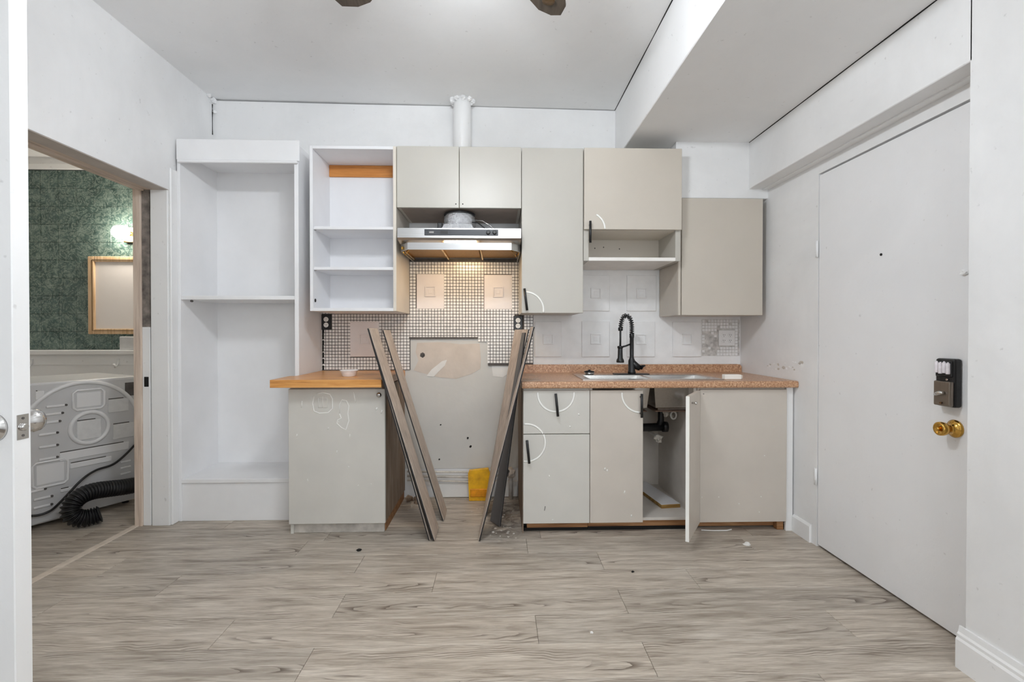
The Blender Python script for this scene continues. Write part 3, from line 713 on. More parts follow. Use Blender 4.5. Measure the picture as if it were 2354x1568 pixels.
obj('toe_board', box(B(), 0.527, 1.158, 2.80, 2.816, 0.022, 0.067, 0.002), 'rawx', t)
obj('toe_shade_foot', box(B(), 0.527, 1.158, 2.803, 2.83, 0.0, 0.022), 'dark', t)  # shade under this toe board likewise painted as a dark strip

t = thing('end_cabinet', 'taupe single-door base cabinet against the right wall', 'base cabinet', (1.42, 3.06, 0))
obj('carcass', carcass(1.162, 1.684, YD + 0.022, YW, 0.066, 0.845), 'base2', t)
d = obj('door', box(B(), 1.170, 1.684, YD, YD + 0.02, 0.060, 0.834, 0.002), 'base2', t)
for (x, z) in ((1.18, 0.21), (1.28, 0.21), (1.40, 0.17), (1.52, 0.12), (1.53, 0.21), (1.55, 0.45), (1.60, 0.62)):
    paint_line([(x, YD - 0.0004, z), (x + 0.003, YD - 0.0004, z - 0.004)], d, 0.0025)
obj('screw', lathe(B(), [(0.004, 0), (0.003, -0.002)], (1.19, YD, 0.81), 'Y', 10), 'chrome', d)
obj('filler_strip', box(B(), 1.687, 1.728, YD + 0.012, YD + 0.03, 0.0, 0.846, 0.002), 'trimw', t)
obj('toe_board', box(B(), 1.162, 1.66, 2.815, 2.83, 0.010, 0.065, 0.002), 'rawx', t)
obj('toe_block', box(B(), 1.645, 1.684, 2.775, 2.815, 0.0, 0.064, 0.002), 'rawx', t)
tag(obj('loose_strip', tube(B(), [(1.19, 2.77, 0.006), (1.26, 2.765, 0.004), (1.34, 2.765, 0.004), (1.37, 2.77, 0.008)], 0.004, 6), 'spackle'), 'thin pale wire lying under the end cabinet toe space', 'wire')

# things inside the open sink cabinet
tp = thing('chipboard_offcut', 'white chipboard offcut lying inside the open sink cabinet', 'board', (1.05, 3.05, 0.084))
quad = [(1.00, 2.905), (1.122, 2.920), (1.045, 3.36), (0.93, 3.36)]
bm = B(); prism(bm, quad, XY, 0.0855, 0.1075); obj('core', bm, 'chip', tp)
bm = B(); prism(bm, [(a, b + 0.0005) for a, b in quad], XY, 0.1075, 0.109); obj('face', bm, 'white', tp)
dp = thing('drain_pipe', 'black plastic drain pipe inside the sink cabinet', 'pipe', (0.9, 3.06, 0.53))
obj('horizontal_run', tube(B(), [(0.60, 3.07, 0.545), (0.85, 3.06, 0.552), (1.07, 3.05, 0.560)], 0.026, 14), 'black', dp)
obj('elbow', tube(B(), [(1.03, 3.05, 0.56), (1.045, 3.05, 0.60), (1.045, 3.05, 0.66), (1.048, 3.05, 0.688)], 0.020, 12), 'black', dp)
obj('collar', lathe(B(), [(0.033, -0.016), (0.034, 0), (0.033, 0.016)], (1.07, 3.05, 0.56), 'X', 16), 'black', dp)
sv = thing('water_valve', 'dusty white valve and hoses inside the sink cabinet', 'valve', (1.09, 3.15, 0.5))
obj('hose', tube(B(), [(0.96, 3.35, 0.45), (0.97, 3.30, 0.60), (1.0, 3.22, 0.665), (1.06, 3.12, 0.66), (1.10, 3.08, 0.65), (1.128, 3.06, 0.62)], 0.010, 8), 'pvc', sv)
obj('hose', tube(B(), [(0.86, 3.36, 0.60), (0.90, 3.28, 0.72), (0.955, 3.24, 0.70), (0.965, 3.25, 0.60)], 0.007, 8), 'black', sv)
obj('valve_ring', tube(B(), [(1.105 + 0.018 * math.cos(k * math.pi / 6), 2.99, 0.645 + 0.024 * math.sin(k * math.pi / 6)) for k in range(12)], 0.006, 6, True), 'paint', sv)
obj('valve_body', blob(B(), (1.075, 3.04, 0.655), 0.026, 2, 0.3), 'pvc', sv)
obj('valve_handle', blob(B(), (1.03, 3.05, 0.485), 0.022, 2, 0.35, (1.3, 0.8, 1)), 'pvc', sv)
obj('supply_pipe', tube(B(), [(1.03, 3.06, 0.49), (1.02, 3.25, 0.50), (1.02, 3.37, 0.50)], 0.009, 8), 'pvc', sv)

# ------------------------------------------------------------------ laminate countertop with backsplash
t = thing('laminate_countertop', 'brown speckled laminate countertop holding the sink', 'countertop', (0.93, 3.05, 0.846))
HX0, HX1, HY0, HY1 = 0.515, 1.315, 2.815, 3.195
bm = B()
def slab(bm, x0, x1, y0, y1, front=False):
    if front:
        prism(bm, [(y1, 0.847), (y1, 0.886), (y0 + 0.012, 0.886), (y0 + 0.004, 0.883), (y0, 0.875), (y0, 0.856), (y0 + 0.004, 0.849), (y0 + 0.01, 0.847)], YZ, x0, x1)
    else: box(bm, x0, x1, y0, y1, 0.847, 0.886)
slab(bm, 0.133, 1.733, 2.716, HY0, True); slab(bm, 0.133, 1.733, HY1, YW); slab(bm, 0.133, HX0, HY0, HY1); slab(bm, HX1, 1.733, HY0, HY1)
obj('top', bm, 'lam', t)
bm = B(); prism(bm, [(0.16, 0.886), (1.732, 0.886), (1.732, 0.925), (1.722, 0.938), (1.705, 0.942), (0.16, 0.942)], XZ, 3.362, YW)
obj('upstand', bm, 'lam', t)
for k in range(4): obj('scrape_mark', box(B(), 0.145, 0.245, 2.80 + k * 0.14, 2.812 + k * 0.14, 0.886, 0.8866), 'dirty', t)
# ------------------------------------------------------------------ sink
t = thing('sink', 'stainless steel double-bowl drop-in sink in the laminate counter', 'sink', (0.915, 3.0, 0.70))
bm = B(); z = 0.8865; zt = 0.8905
xs = [0.495, 0.545, 0.905, 0.930, 1.285, 1.335]; ys = [2.795, 2.835, 3.105, 3.215]
for i in range(5):
    for j in range(3):
        if j == 1 and i in (1, 3): continue
        box(bm, xs[i], xs[i + 1], ys[j], ys[j + 1], z, zt)
obj('rim', bm, 'steel2', t)
for (a, b) in ((xs[1], xs[2]), (xs[3], xs[4])):
    bm = B(); c, d2 = ys[1], ys[2]; dz = 0.70 
    top = [(a, c), (b, c), (b, d2), (a, d2)]; bot = [(a + 0.02, c + 0.02), (b - 0.02, c + 0.02), (b - 0.02, d2 - 0.02), (a + 0.02, d2 - 0.02)]
    T = [bm.verts.new((x, y, z)) for x, y in top]; K = [bm.verts.new((x, y, dz)) for x, y in bot]
    T2 = [bm.verts.new((x + (0.004 if x == b else -0.004), y + (0.004 if y == d2 else -0.004), z)) for x, y in top]
    K2 = [bm.verts.new((x + (0.004 if x > (a + b) / 2 else -0.004), y + (0.004 if y > (c + d2) / 2 else -0.004), dz - 0.004)) for x, y in bot]
    for i in range(4):
        j = (i + 1) % 4
        bm.faces.new((T[i], T[j], K[j], K[i])); bm.faces.new((T2[i], K2[i], K2[j], T2[j])); bm.faces.new((T[i], T2[i], T2[j], T[j]))
    bm.faces.new(K); bm.faces.new(K2[::-1])
    bmesh.ops.bevel(bm, geom=[e for e in bm.edges if e.verts[0].co.z < 0.75 and e.verts[1].co.z < 0.75], offset=0.018, segments=3, affect='EDGES')
    bw = obj('bowl', bm, 'steel2', t)
    obj('strainer', lathe(B(), [(0.04, 0.0), (0.042, 0.003), (0.03, 0.004), (0.02, 0.002)], ((a + b) / 2, 2.97, 0.7005), 'Z', 18), 'chrome', bw)
    obj('bowl_underside', box(B(), a + 0.012, b - 0.012, c + 0.012, d2 - 0.012, 0.690, 0.6955, 0.002), 'brownpipe', bw)
# ------------------------------------------------------------------ faucet
FX, FY = 0.884, 3.155
t = thing('faucet', 'matte black spring pull-down kitchen faucet', 'faucet', (FX, FY, 0.8905))
obj('deck_plate', box(B(), FX - 0.122, FX + 0.112, FY - 0.028, FY + 0.028, 0.8905, 0.8955, 0.004, 2), 'black', t)
obj('body', lathe(B(), [(0.026, 0), (0.026, 0.012), (0.0225, 0.02), (0.0225, 0.085), (0.016, 0.10), (0.0135, 0.11), (0.0135, 0.235), (0.0155, 0.24), (0.0155, 0.262), (0.011, 0.268)], (FX, FY, 0.8955), 'Z', 20), 'black', t)
bm = B(); tube(bm, [(FX + 0.005, FY, 0.968), (FX + 0.03, FY, 0.945), (FX + 0.055, FY, 0.93)], [0.022, 0.022, 0.019], 14)
vl = obj('valve', bm, 'black', t)
obj('lever', tube(B(), [(FX + 0.062, FY, 0.935), (FX + 0.066, FY - 0.02, 0.945), (FX + 0.07, FY - 0.055, 0.950)], [0.016, 0.009, 0.006], 10), 'black', vl)
hose = [(FX, 1.155), (FX, 1.18), (FX, 1.205), (FX - 0.002, 1.23), (FX - 0.009, 1.255), (FX - 0.021, 1.274), (FX - 0.037, 1.281), (FX - 0.053, 1.274), (FX - 0.064, 1.255), (FX - 0.071, 1.228), (FX - 0.075, 1.20), (FX - 0.076, 1.17), (FX - 0.076, 1.12), (FX - 0.077, 1.07)]
obj('inner_hose', tube(B(), [(x, FY, zz) for x, zz in hose], 0.0065, 10), 'black', t)
# spring as a helix around the upper arch
bm = B(); hp = []; pts = [Vector((x, FY, zz)) for x, zz in hose[:11]]
fine = []
for a, b in zip(pts, pts[1:]):
    for k in range(24): fine.append(a.lerp(b, k / 24))
acc = 0
for k, q in enumerate(fine[:-1]):
    tg = (fine[k + 1] - q).normalized(); s1 = Vector((0, 1, 0)); s2 = tg.cross(s1)
    acc += (fine[k + 1] - q).length
    ph = acc / 0.0135 * 2 * math.pi
    hp.append(q + (s1 * math.cos(ph) + s2 * math.sin(ph)) * 0.0135)
tube(bm, hp, 0.0030, 5); obj('spring', bm, 'black', t)
obj('spring_collar', lathe(B(), [(0.010, 0), (0.0155, 0.003), (0.0155, 0.020), (0.010, 0.026)], (FX - 0.0755, FY, 1.178), 'Z', 16), 'black', t)
obj('spray_head', lathe(B(), [(0.024, 0.0), (0.026, 0.006), (0.024, 0.018), (0.017, 0.030), (0.0155, 0.095), (0.013, 0.108), (0.007, 0.112)], (FX - 0.077, FY, 0.968), 'Z', 18), 'black', t)
obj('docking_arm', tube(B(), [(FX - 0.004, FY, 1.092), (FX - 0.04, FY, 1.078), (FX - 0.06, FY, 1.073)], 0.006, 8), 'black', t)
obj('docking_ring', lathe(B(), [(0.0165, 0), (0.019, 0.002), (0.019, 0.014), (0.0165, 0.016)], (FX - 0.077, FY, 1.062), 'Z', 18), 'black', t)
# small things on the counter
t = thing('soap_box', 'small white box on the laminate counter right of the sink', 'box', (1.40, 2.85, 0.886))
obj('carton', box(B(), 1.352, 1.452, 2.82, 2.86, 0.8865, 0.9145, 0.002), 'paint', t)
obj('side_flap', box(B(), 1.451, 1.462, 2.824, 2.856, 0.888, 0.911, 0.002), 'dirty', t)
t = thing('sink_plug', 'black and steel sink plug on the counter beside the sink', 'plug', (0.58, 3.16, 0.8905))
obj('basket', lathe(B(), [(0.026, 0.0), (0.032, 0.004), (0.036, 0.012), (0.03, 0.014)], (0.60, 3.15, 0.8905), 'Z', 18), 'chrome', t)
obj('stopper', lathe(B(), [(0.03, 0.0), (0.034, 0.002), (0.034, 0.007), (0.01, 0.011), (0.006, 0.018)], (0.60, 3.15, 0.9045), 'Z', 18), 'black', t)

# ------------------------------------------------------------------ outlets
def outlet(name, label, cx, cz, w, h, pm, gang=1, y=YT - 0.003, face='paint'):
    t = thing(name, label, 'outlet', (cx, y, cz - h / 2))
    obj('cover_plate', box(B(), cx - w / 2, cx + w / 2, y - 0.006, y + 0.004, cz - h / 2, cz + h / 2, 0.0025), pm, t)
    for g in range(gang):
        gx = cx + (g - (gang - 1) / 2) * 0.046
        for s in (-1, 1):
            bm = B(); lathe(bm, [(0.016, 0.001), (0.017, -0.003), (0.016, -0.0045)], (gx, y - 0.005, cz + s * 0.0195), 'Y', 18)
            rc = obj('receptacle', bm, face, t)
            bm = B()
            for q in (-0.006, 0.006): box(bm, gx + q - 0.0012, gx + q + 0.0012, y - 0.0101, y - 0.0085, cz + s * 0.0195 - 0.001, cz + s * 0.0195 + 0.008)
            box(bm, gx - 0.002, gx + 0.002, y - 0.0101, y - 0.0085, cz + s * 0.0195 - 0.010, cz + s * 0.0195 - 0.006)
            obj('slots', bm, 'grout', rc)
    return t
outlet('wall_outlet', 'black-plated outlet at the left end of the mosaic backsplash', -1.204, 1.240, 0.066, 0.108, 'black')
t = outlet('wall_outlet', 'black-plated outlet below the tall narrow wall cabinet', 0.137, 1.234, 0.064, 0.104, 'black')
outlet('wall_outlet', 'white painted double outlet in the right corner of the backsplash', 1.632, 1.128, 0.118, 0.112, 'trimw', 2, face='ptile')

# ------------------------------------------------------------------ loose flooring planks leaning in the stove bay
def leaning_plank(label, b1, b0, t1, t0, th=0.010, face='plank', back='plankback'):
    """b0,b1 bottom corners (near, far); t0,t1 top corners; decor face on the +normal side"""
    b0, b1, t0, t1 = map(Vector, (b0, b1, t0, t1))
    nrm = (b1 - b0).cross(t0 - b0).normalized()
    t = thing('loose_plank', label, 'plank', tuple((b0 + b1) / 2), 0, 'loose planks leaning in the stove bay')
    def sl(o0, o1):
        bm = B(); lo = [p + nrm * o0 for p in (b0, b1, t1, t0)]; hi = [p + nrm * o1 for p in (b0, b1, t1, t0)]
        A_ = [bm.verts.new(p) for p in lo]; H_ = [bm.verts.new(p) for p in hi]
        bm.faces.new(A_); bm.faces.new(H_[::-1])
        for i in range(4):
            j = (i + 1) % 4; bm.faces.new((A_[i], H_[i], H_[j], A_[j]))
        bmesh.ops.recalc_face_normals(bm, faces=bm.faces[:]); return bm
    obj('core', sl(0, th * 0.72), back, t); obj('wear_layer', sl(th * 0.72, th), face, t)
    return t
# left group: widths run along Y, they rest on the edge of the wooden counter
LP = [(-0.366, 2.672, 2.852, 'front loose vinyl plank leaning on the wooden counter'),
      (-0.348, 2.955, 3.130, 'rear loose vinyl plank leaning near the wooden counter')]
def lean(xb, zc, xc, Ln):
    d = Vector((xc - xb, 0, zc)).normalized(); return (xb + d.x * Ln, d.z * Ln)
for (xb, ya, yb, lb) in LP:
    tx, tz = lean(xb, 0.904, -0.640 if ya < 2.9 else -0.628, 1.235)
    leaning_plank(lb, (xb, yb, 0.004), (xb, ya, 0.004), (tx, yb, tz), (tx, ya, tz))
tx, tz = lean(-0.392, 0.904, -0.648, 1.235)
leaning_plank('dark-backed loose plank underneath the front left leaning plank', (-0.392, 2.858, 0.003), (-0.392, 2.676, 0.003), (tx, 2.858, tz), (tx, 2.676, tz))
# right group rests on the laminate counter
tx, tz = lean(-0.104, 0.886, 0.122, 1.235)
leaning_plank('front right loose plank leaning on the laminate counter, black edge forward', (-0.104, 2.662, 0.003), (-0.104, 2.842, 0.003), (tx, 2.662, tz), (tx, 2.842, tz))
leaning_plank('rear right loose plank leaning with its wood face showing', (-0.082, 3.02, 0.003), (-0.088, 3.18, 0.003), (0.196, 3.05, 1.185), (0.118, 3.205, 1.185))
leaning_plank('grey-backed loose plank leaning in the right of the stove bay', (0.012, 2.865, 0.003), (-0.045, 2.955, 0.003), (0.160, 2.80, 1.165), (0.150, 2.93, 1.165), 0.010, 'greyback')

# ------------------------------------------------------------------ stove bay clutter
t = thing('yellow_box', 'orange-yellow plastic box on the floor of the stove bay', 'box', (-0.135, 3.34, 0))
bm = B(); prism(bm, [(-0.205, 0.002), (-0.068, 0.002), (-0.060, 0.19), (-0.072, 0.222), (-0.205, 0.208), (-0.212, 0.19)], XZ, 3.310, 3.350); obj('shell', bm, 'yellow', t)
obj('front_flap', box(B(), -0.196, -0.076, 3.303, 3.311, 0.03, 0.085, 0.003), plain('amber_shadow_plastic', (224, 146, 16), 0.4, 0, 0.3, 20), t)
for k, (z, r, mt) in enumerate(((0.190, 0.0075, 'pvc'), (0.158, 0.0085, 'dirty'), (0.128, 0.005, 'pvc'))):
    t = tag(obj('supply_pipe', tube(B(), [(-0.64, 3.364, z + 0.004), (-0.45, 3.362, z), (-0.2, 3.364, z - 0.004 - 0.004 * k), (0.0, 3.362, z + 0.002), (0.04, 3.362, z)], r, 8), mt),
        ['uppermost dusty pipe along the foot of the stove bay wall', 'middle dusty pipe along the foot of the stove bay wall', 'lowest thin pipe along the foot of the stove bay wall'][k], 'pipe', 'pipes in the stove bay')
t = thing('gas_valve', 'dusty shut-off valve in the right corner of the stove bay', 'valve', (0.08, 3.33, 0))
obj('body', blob(B(), (0.085, 3.33, 0.19), 0.035, 2, 0.25), 'patch', t)
obj('riser', tube(B(), [(0.085, 3.34, 0.0), (0.085, 3.34, 0.19)], 0.014, 10), 'dirty', t)
obj('handle', box(B(), 0.045, 0.075, 3.30, 3.325, 0.17, 0.215, 0.006), 'grout', t)
t = thing('corner_rubble', 'broken dark rubble in the left corner of the stove bay', 'rubble', (-0.55, 3.33, 0)); bm = B()
for k in range(10): blob(bm, (random.uniform(-0.63, -0.47), random.uniform(3.26, 3.36), random.uniform(0.0, 0.03)), random.uniform(0.01, 0.028), 1, 0.4)
obj('chips', bm, 'raw', t); t['kind'] = 'stuff'
bm = B()
for k in range(90):
    x = random.gauss(0.03, 0.08); y = random.uniform(2.7, 3.35)
    if k > 60: x = random.uniform(-0.6, 0.12); y = random.uniform(3.1, 3.36)
    if x > 0.12 or x < -0.62: continue
    blob(bm, (x, y, 0.001), random.uniform(0.003, 0.010), 1, 0.4, (1, 1, 0.35))
o = tag(obj('floor_debris', bm, 'dirty'), 'scattered plaster crumbs on the stove bay floor', 'debris'); o['kind'] = 'stuff'
for (x, y, r, mt, lb) in ((-0.747, 2.571, 0.012, 'dark', 'small dark crumb on the floor before the left base cabinet'), (1.365, 2.585, 0.018, 'spackle', 'white plaster flake on the floor before the end cabinet'), (0.653, 2.303, 0.007, 'dark', 'tiny dark speck in the middle of the floor'), (0.36, 1.837, 0.006, 'spackle', 'tiny white paint fleck on the near floor')):
    tag(obj('crumb', blob(B(), (x, y, 0.002), r, 2, 0.4, (1, 1, 0.5)), mt), lb, 'debris')

# ------------------------------------------------------------------ white vent pipe above the cabinets
t = thing('vent_pipe', 'white painted vent pipe rising to the ceiling above the hood', 'pipe', (-0.25, 3.31, 2.305))
obj('pipe', tube(B(), [(-0.25, 3.31, 2.305), (-0.25, 3.31, 2.55), (-0.25, 3.315, 2.70), (-0.25, 3.31, ceil_z(-0.25) + 0.004)], [0.062, 0.062, 0.061, 0.058], 22), 'trimw', t)
for k in range(9):
    a = k / 9 * 2 * math.pi
    obj('caulk_lump', blob(B(), (-0.25 + math.cos(a) * 0.066, 3.31 + math.sin(a) * 0.06, ceil_z(-0.25) - 0.012), random.uniform(0.012, 0.024), 2, 0.3), 'trimw', t)

# ------------------------------------------------------------------ entrance door on the right wall
d = struct('door_1', box(B(), XR + 0.002, XR + 0.045, 1.700, 2.551, 0.012, 2.017, 0.002), 'door', 'flat white entrance door with keypad lock and brass knob')
for z in (1.62, 0.38):
    h = obj('hinge', tube(B(), [(XR - 0.006, 2.556, z - 0.045), (XR - 0.006, 2.556, z + 0.045)], 0.007, 10), 'trimw', d)
    obj('hinge_leaf', box(B(), XR - 0.001, XR + 0.003, 2.556, 2.582, z - 0.043, z + 0.043, 0.001), 'trimw', h)
obj('peephole', lathe(B(), [(0.006, 0), (0.006, 0.008)], (XR - 0.001, 2.128, 1.52), 'X', 12), 'dark', d)
obj('old_bolt', blob(B(), (XR - 0.004, 1.735, 1.39), 0.012, 2, 0.3, (0.6, 1.2, 0.8)), 'trimw', d)
lk = obj('deadbolt_lock', box(B(), XR - 0.030, XR + 0.002, 1.742, 1.822, 0.882, 1.066, 0.008, 2), 'black', d)
obj('lock_cover', box(B(), XR - 0.046, XR - 0.029, 1.744, 1.812, 0.886, 0.980, 0.004, 2), 'lockface', lk)
obj('battery_tray', box(B(), XR - 0.036, XR - 0.029, 1.748, 1.816, 0.996, 1.056, 0.003), 'black', lk)
for k in range(4):
    y = 1.757 + k * 0.0155; zz = 1.008 + (0.003 if k % 2 else 0)
    obj('battery', lathe(B(), [(0.0066, 0), (0.0070, 0.002), (0.0070, 0.040), (0.003, 0.042), (0.003, 0.045)], (XR - 0.041, y, zz), 'Z', 12), 'battery', lk)
obj('thumb_turn', tube(B(), [(XR - 0.054, 1.762, 0.938), (XR - 0.056, 1.770, 0.937), (XR - 0.057, 1.784, 0.932), (XR - 0.055, 1.797, 0.927)], [0.005, 0.008, 0.008, 0.004], 10), 'chrome', lk)
obj('screw', lathe(B(), [(0.004, 0), (0.004, -0.004)], (XR - 0.047, 1.778, 0.897), 'X', 10), 'bronze', lk)
obj('screw', lathe(B(), [(0.004, 0), (0.004, -0.008)], (XR - 0.030, 1.766, 0.987), 'X', 10), 'chrome', lk)
kb = obj('door_knob', lathe(B(), [(0.033, 0.0), (0.034, -0.006), (0.026, -0.010), (0.016, -0.014), (0.013, -0.026), (0.017, -0.036), (0.024, -0.044), (0.0265, -0.056), (0.0255, -0.066), (0.020, -0.070), (0.017, -0.067), (0.001, -0.066)], (XR + 0.002, 1.768, 0.800), 'X', 28), 'brass', d)
obj('turn_button', lathe(B(), [(0.007, 0), (0.007, -0.008), (0.004, -0.011)], (XR - 0.063, 1.768, 0.800), 'X', 14), 'brass', kb)

# ------------------------------------------------------------------ open white door close to the viewer on the left
XE = -1.103
d = struct('door_2', box(B(), -1.955, XE, 1.117, 1.159, 0.012, 2.60, 0.002), 'trimw', 'open white interior door seen edge-on at far left')
lp = obj('latch_plate', box(B(), XE - 0.001, XE + 0.0012, 1.1245, 1.1525, 0.917, 0.975, 0.0006), 'chrome', d)
obj('latch_bolt', lathe(B(), [(0.009, -0.002), (0.009, 0.004), (0.006, 0.008)], (XE + 0.001, 1.1385, 0.946), 'X', 16), 'chrome', lp)
for z in (0.926, 0.966): obj('screw', lathe(B(), [(0.003, 0), (0.003, 0.0012)], (XE + 0.001, 1.1385, z), 'X', 8), 'grout', lp)
for s, yf in ((1, 1.159), (-1, 1.117)):
    obj('knob', lathe(B(), [(0.033, 0.0), (0.032, s * 0.006), (0.014, s * 0.010), (0.012, s * 0.026), (0.022, s * 0.034), (0.0285, s * 0.046), (0.027, s * 0.058), (0.018, s * 0.064), (0.001, s * 0.065)], (-1.147, yf, 0.948), 'Y', 28), 'chrome', d)
for z in (0.3, 1.8): obj('hinge', tube(B(), [(-1.962, 1.165, z - 0.045), (-1.962, 1.165, z + 0.045)], 0.007, 8), 'chrome', d)
struct('trim_8', box(B(), XL, -1.966, 1.06, 1.18, 0.0, 2.62, 0.002), 'trimw', 'hinge jamb of the open white door')

# ------------------------------------------------------------------ ceiling fan with lit globe
FXc, FYc, FZ = -0.175, 1.435, 2.560
t = thing('ceiling_fan', 'dark bladed ceiling fan with four lit bulbs', 'ceiling fan', (FXc, FYc, 2.42))
obj('canopy', lathe(B(), [(0.07, 0.0), (0.068, -0.02), (0.045, -0.045), (0.014, -0.05)], (FXc, FYc, ceil_z(FXc) + 0.002), 'Z', 24), 'bronze', t)
obj('downrod', tube(B(), [(FXc, FYc, FZ + 0.09), (FXc, FYc, ceil_z(FXc) - 0.03)], 0.013, 12), 'bronze', t)
obj('motor', lathe(B(), [(0.05, 0.10), (0.09, 0.085), (0.115, 0.05), (0.115, 0.0), (0.09, -0.03), (0.055, -0.045), (0.05, -0.06)], (FXc, FYc, FZ), 'Z', 28), 'bronze', t)
lk_ = obj('light_kit', lathe(B(), [(0.05, 0.0), (0.055, -0.03), (0.04, -0.055), (0.015, -0.065)], (FXc, FYc, FZ - 0.06), 'Z', 22), 'bronze', t)
for k in range(4):
    a = math.radians(38 + 90 * k); cx, cy = math.cos(a), math.sin(a)
    obj('lamp_arm', tube(B(), [(FXc + cx * 0.03, FYc + cy * 0.03, FZ - 0.10), (FXc + cx * 0.085, FYc + cy * 0.085, FZ - 0.115)], 0.014, 10), 'bronze', lk_)
    obj('bulb', blob(B(), (FXc + cx * 0.125, FYc + cy * 0.125, FZ - 0.135), 0.033, 3, 0.0), 'globe', lk_)
for k in range(5):
    a = math.radians(56.0 + 72 * k); R = Matrix.Rotation(a, 3, 'Z')
    out = [(0.20, -0.055), (0.24, -0.065), (0.50, -0.080), (0.68, -0.078), (0.745, -0.052), (0.796, -0.002), (0.782, 0.040), (0.728, 0.072), (0.50, 0.076), (0.24, 0.062), (0.20, 0.05)]
    bm = B(); prism(bm, out, XY, -0.004, 0.004)
    for v in bm.verts:
        w = Matrix.Rotation(math.radians(9), 3, 'X') @ v.co; v.co = R @ w + Vector((FXc, FYc, FZ - 0.005))
    bl = obj('blade', bm, 'fan', t)
    bm = B(); prism(bm, [(0.09, -0.02), (0.16, -0.014), (0.22, -0.04), (0.29, 0.0), (0.22, 0.04), (0.16, 0.014), (0.09, 0.02)], XY, -0.012, -0.004)
    for v in bm.verts:
        w = Matrix.Rotation(math.radians(9), 3, 'X') @ v.co; v.co = R @ w + Vector((FXc, FYc, FZ - 0.005))
    obj('blade_bracket', bm, 'bronze', bl)
    bm = B(); lathe(bm, [(0.028, -0.004), (0.026, -0.009), (0.018, -0.007), (0.012, -0.010), (0.002, -0.008)], (0.685, 0, 0), 'Z', 20)
    for v in bm.verts:
        w = Matrix.Rotation(math.radians(9), 3, 'X') @ v.co; v.co = R @ w + Vector((FXc, FYc, FZ - 0.005))
    obj('rosette', bm, 'bronze', bl)

t = thing('fill_dome_lamp', 'added round dome fill lamp, unseen on the ceiling behind the viewer', 'added fill lamp', (0.60, -0.70, 2.66))  # unseen lamp added to lift the room's light from behind
obj('dome', lathe(B(), [(0.13 * math.sin(math.radians(a)), -0.02 - 0.07 * math.cos(math.radians(180 - a))) for a in range(90, 181, 10)], (0.60, -0.70, ceil_z(0.60)), 'Z', 28), 'dome', t)
obj('rim', lathe(B(), [(0.14, 0.002), (0.145, -0.01), (0.135, -0.022), (0.12, -0.022)], (0.60, -0.70, ceil_z(0.60)), 'Z', 28), 'chrome', t)

# ------------------------------------------------------------------ washroom behind the left doorway
YG = 4.20
wb = struct('wall_washroom_back', box(B(), -4.3, -2.1, YG, YG + 0.1, 0, 2.9), 'wall', 'washroom back wall with green tile panel')
struct('wall_washroom_left', box(B(), -4.3, -4.2, 1.9, YG + 0.1, 0, 2.9), 'wall', 'white left wall of the washroom')
struct('wall_washroom_front', box(B(), -4.3, -2.19, 1.85, 1.95, 0, 2.9), 'wall', 'white near wall of the washroom')
struct('ceiling_washroom', box(B(), -4.3, -2.1, 1.85, YG + 0.1, 2.66, 2.75), 'ceil', 'white washroom ceiling')
struct('trim_9', box(B(), -4.2, -2.2, YG - 0.03, YG, 2.555, 2.60, 0.004), 'trimw', 'white strip above the green tiles')
ts = 0.1525; x = -3.02 - ts * 8; 
tm = None
obj('dark_seams', box(B(), -4.2, -2.6, YG - 0.004, YG + 0.001, 1.02, 2.555), plain('green_seam', (34, 46, 42), 0.6), wb)
for i in range(11):
    for j in range(11):
        xa = -4.19 + i * ts * 0.96; za = 1.025 + j * ts
        zb = min(za + ts - 0.002, 2.553)
        if zb - za < 0.01 or xa > -2.7: continue
        w = ts * 0.96 - 0.002; hh = zb - za
        k = ('g', round(hh, 3))
        if k not in shared:
            bm = box(B(), 0, w, -0.007, 0, 0, hh, 0.0012); me = bpy.data.meshes.new('green_tile'); bm.to_mesh(me); bm.free(); me.materials.append(M['green']); shared[k] = me
        o = bpy.data.objects.new('green_tile', shared[k]); COL.objects.link(o); o.parent = wb; o.location = (xa, YG, za)
lg = struct('trim_10', box(B(), -4.2, -2.2, YG - 0.16, YG, 0.985, 1.022, 0.004), 'trimw', 'white ledge below the green tiles')
obj('wainscot', box(B(), -4.2, -2.2, YG - 0.13, YG - 0.005, 0.0, 0.985), 'trimw', lg)
obj('wainscot_bead', box(B(), -4.2, -2.2, YG - 0.136, YG - 0.129, 0.90, 0.905), 'trimw', lg)
for x in (-3.86, -3.16):
    h = tag(obj('wall_hook', tube(B(), [(x, YG - 0.13, 0.95), (x, YG - 0.145, 0.90), (x, YG - 0.17, 0.885), (x, YG - 0.18, 0.91)], 0.008, 8), 'trimw'), 'white hook under the washroom ledge at its left' if x < -3.5 else 'white hook under the washroom ledge beside the doorway', 'hook')
t = thing('framed_mirror', 'gilt wooden framed mirror on the green tiles', 'mirror', (-3.2, YG - 0.02, 1.15))
mx0, mx1, mz0, mz1 = -3.475, -2.86, 1.155, 1.815; yq = YG - 0.012; fw = 0.045
quadm = [(mx0 - 0.012, mz0), (mx1, mz0 - 0.02), (mx1 + 0.01, mz1 - 0.02), (mx0 + 0.012, mz1)]
obj('glass', box(B(), mx0 + 0.03, mx1 - 0.03, yq - 0.014, yq, mz0 + 0.03, mz1 - 0.04), 'mirror', t)
for (a, b, c, dd) in ((mx0 - 0.008, mx0 + fw, mz0, mz1), (mx1 - fw, mx1, mz0, mz1), (mx0 + fw, mx1 - fw, mz1 - fw, mz1), (mx0 + fw, mx1 - fw, mz0, mz0 + fw)):
    fr = obj('frame_rail', box(B(), a, b, yq - 0.03, yq + 0.002, c, dd, 0.006, 2), 'gold', t)
bm = B()
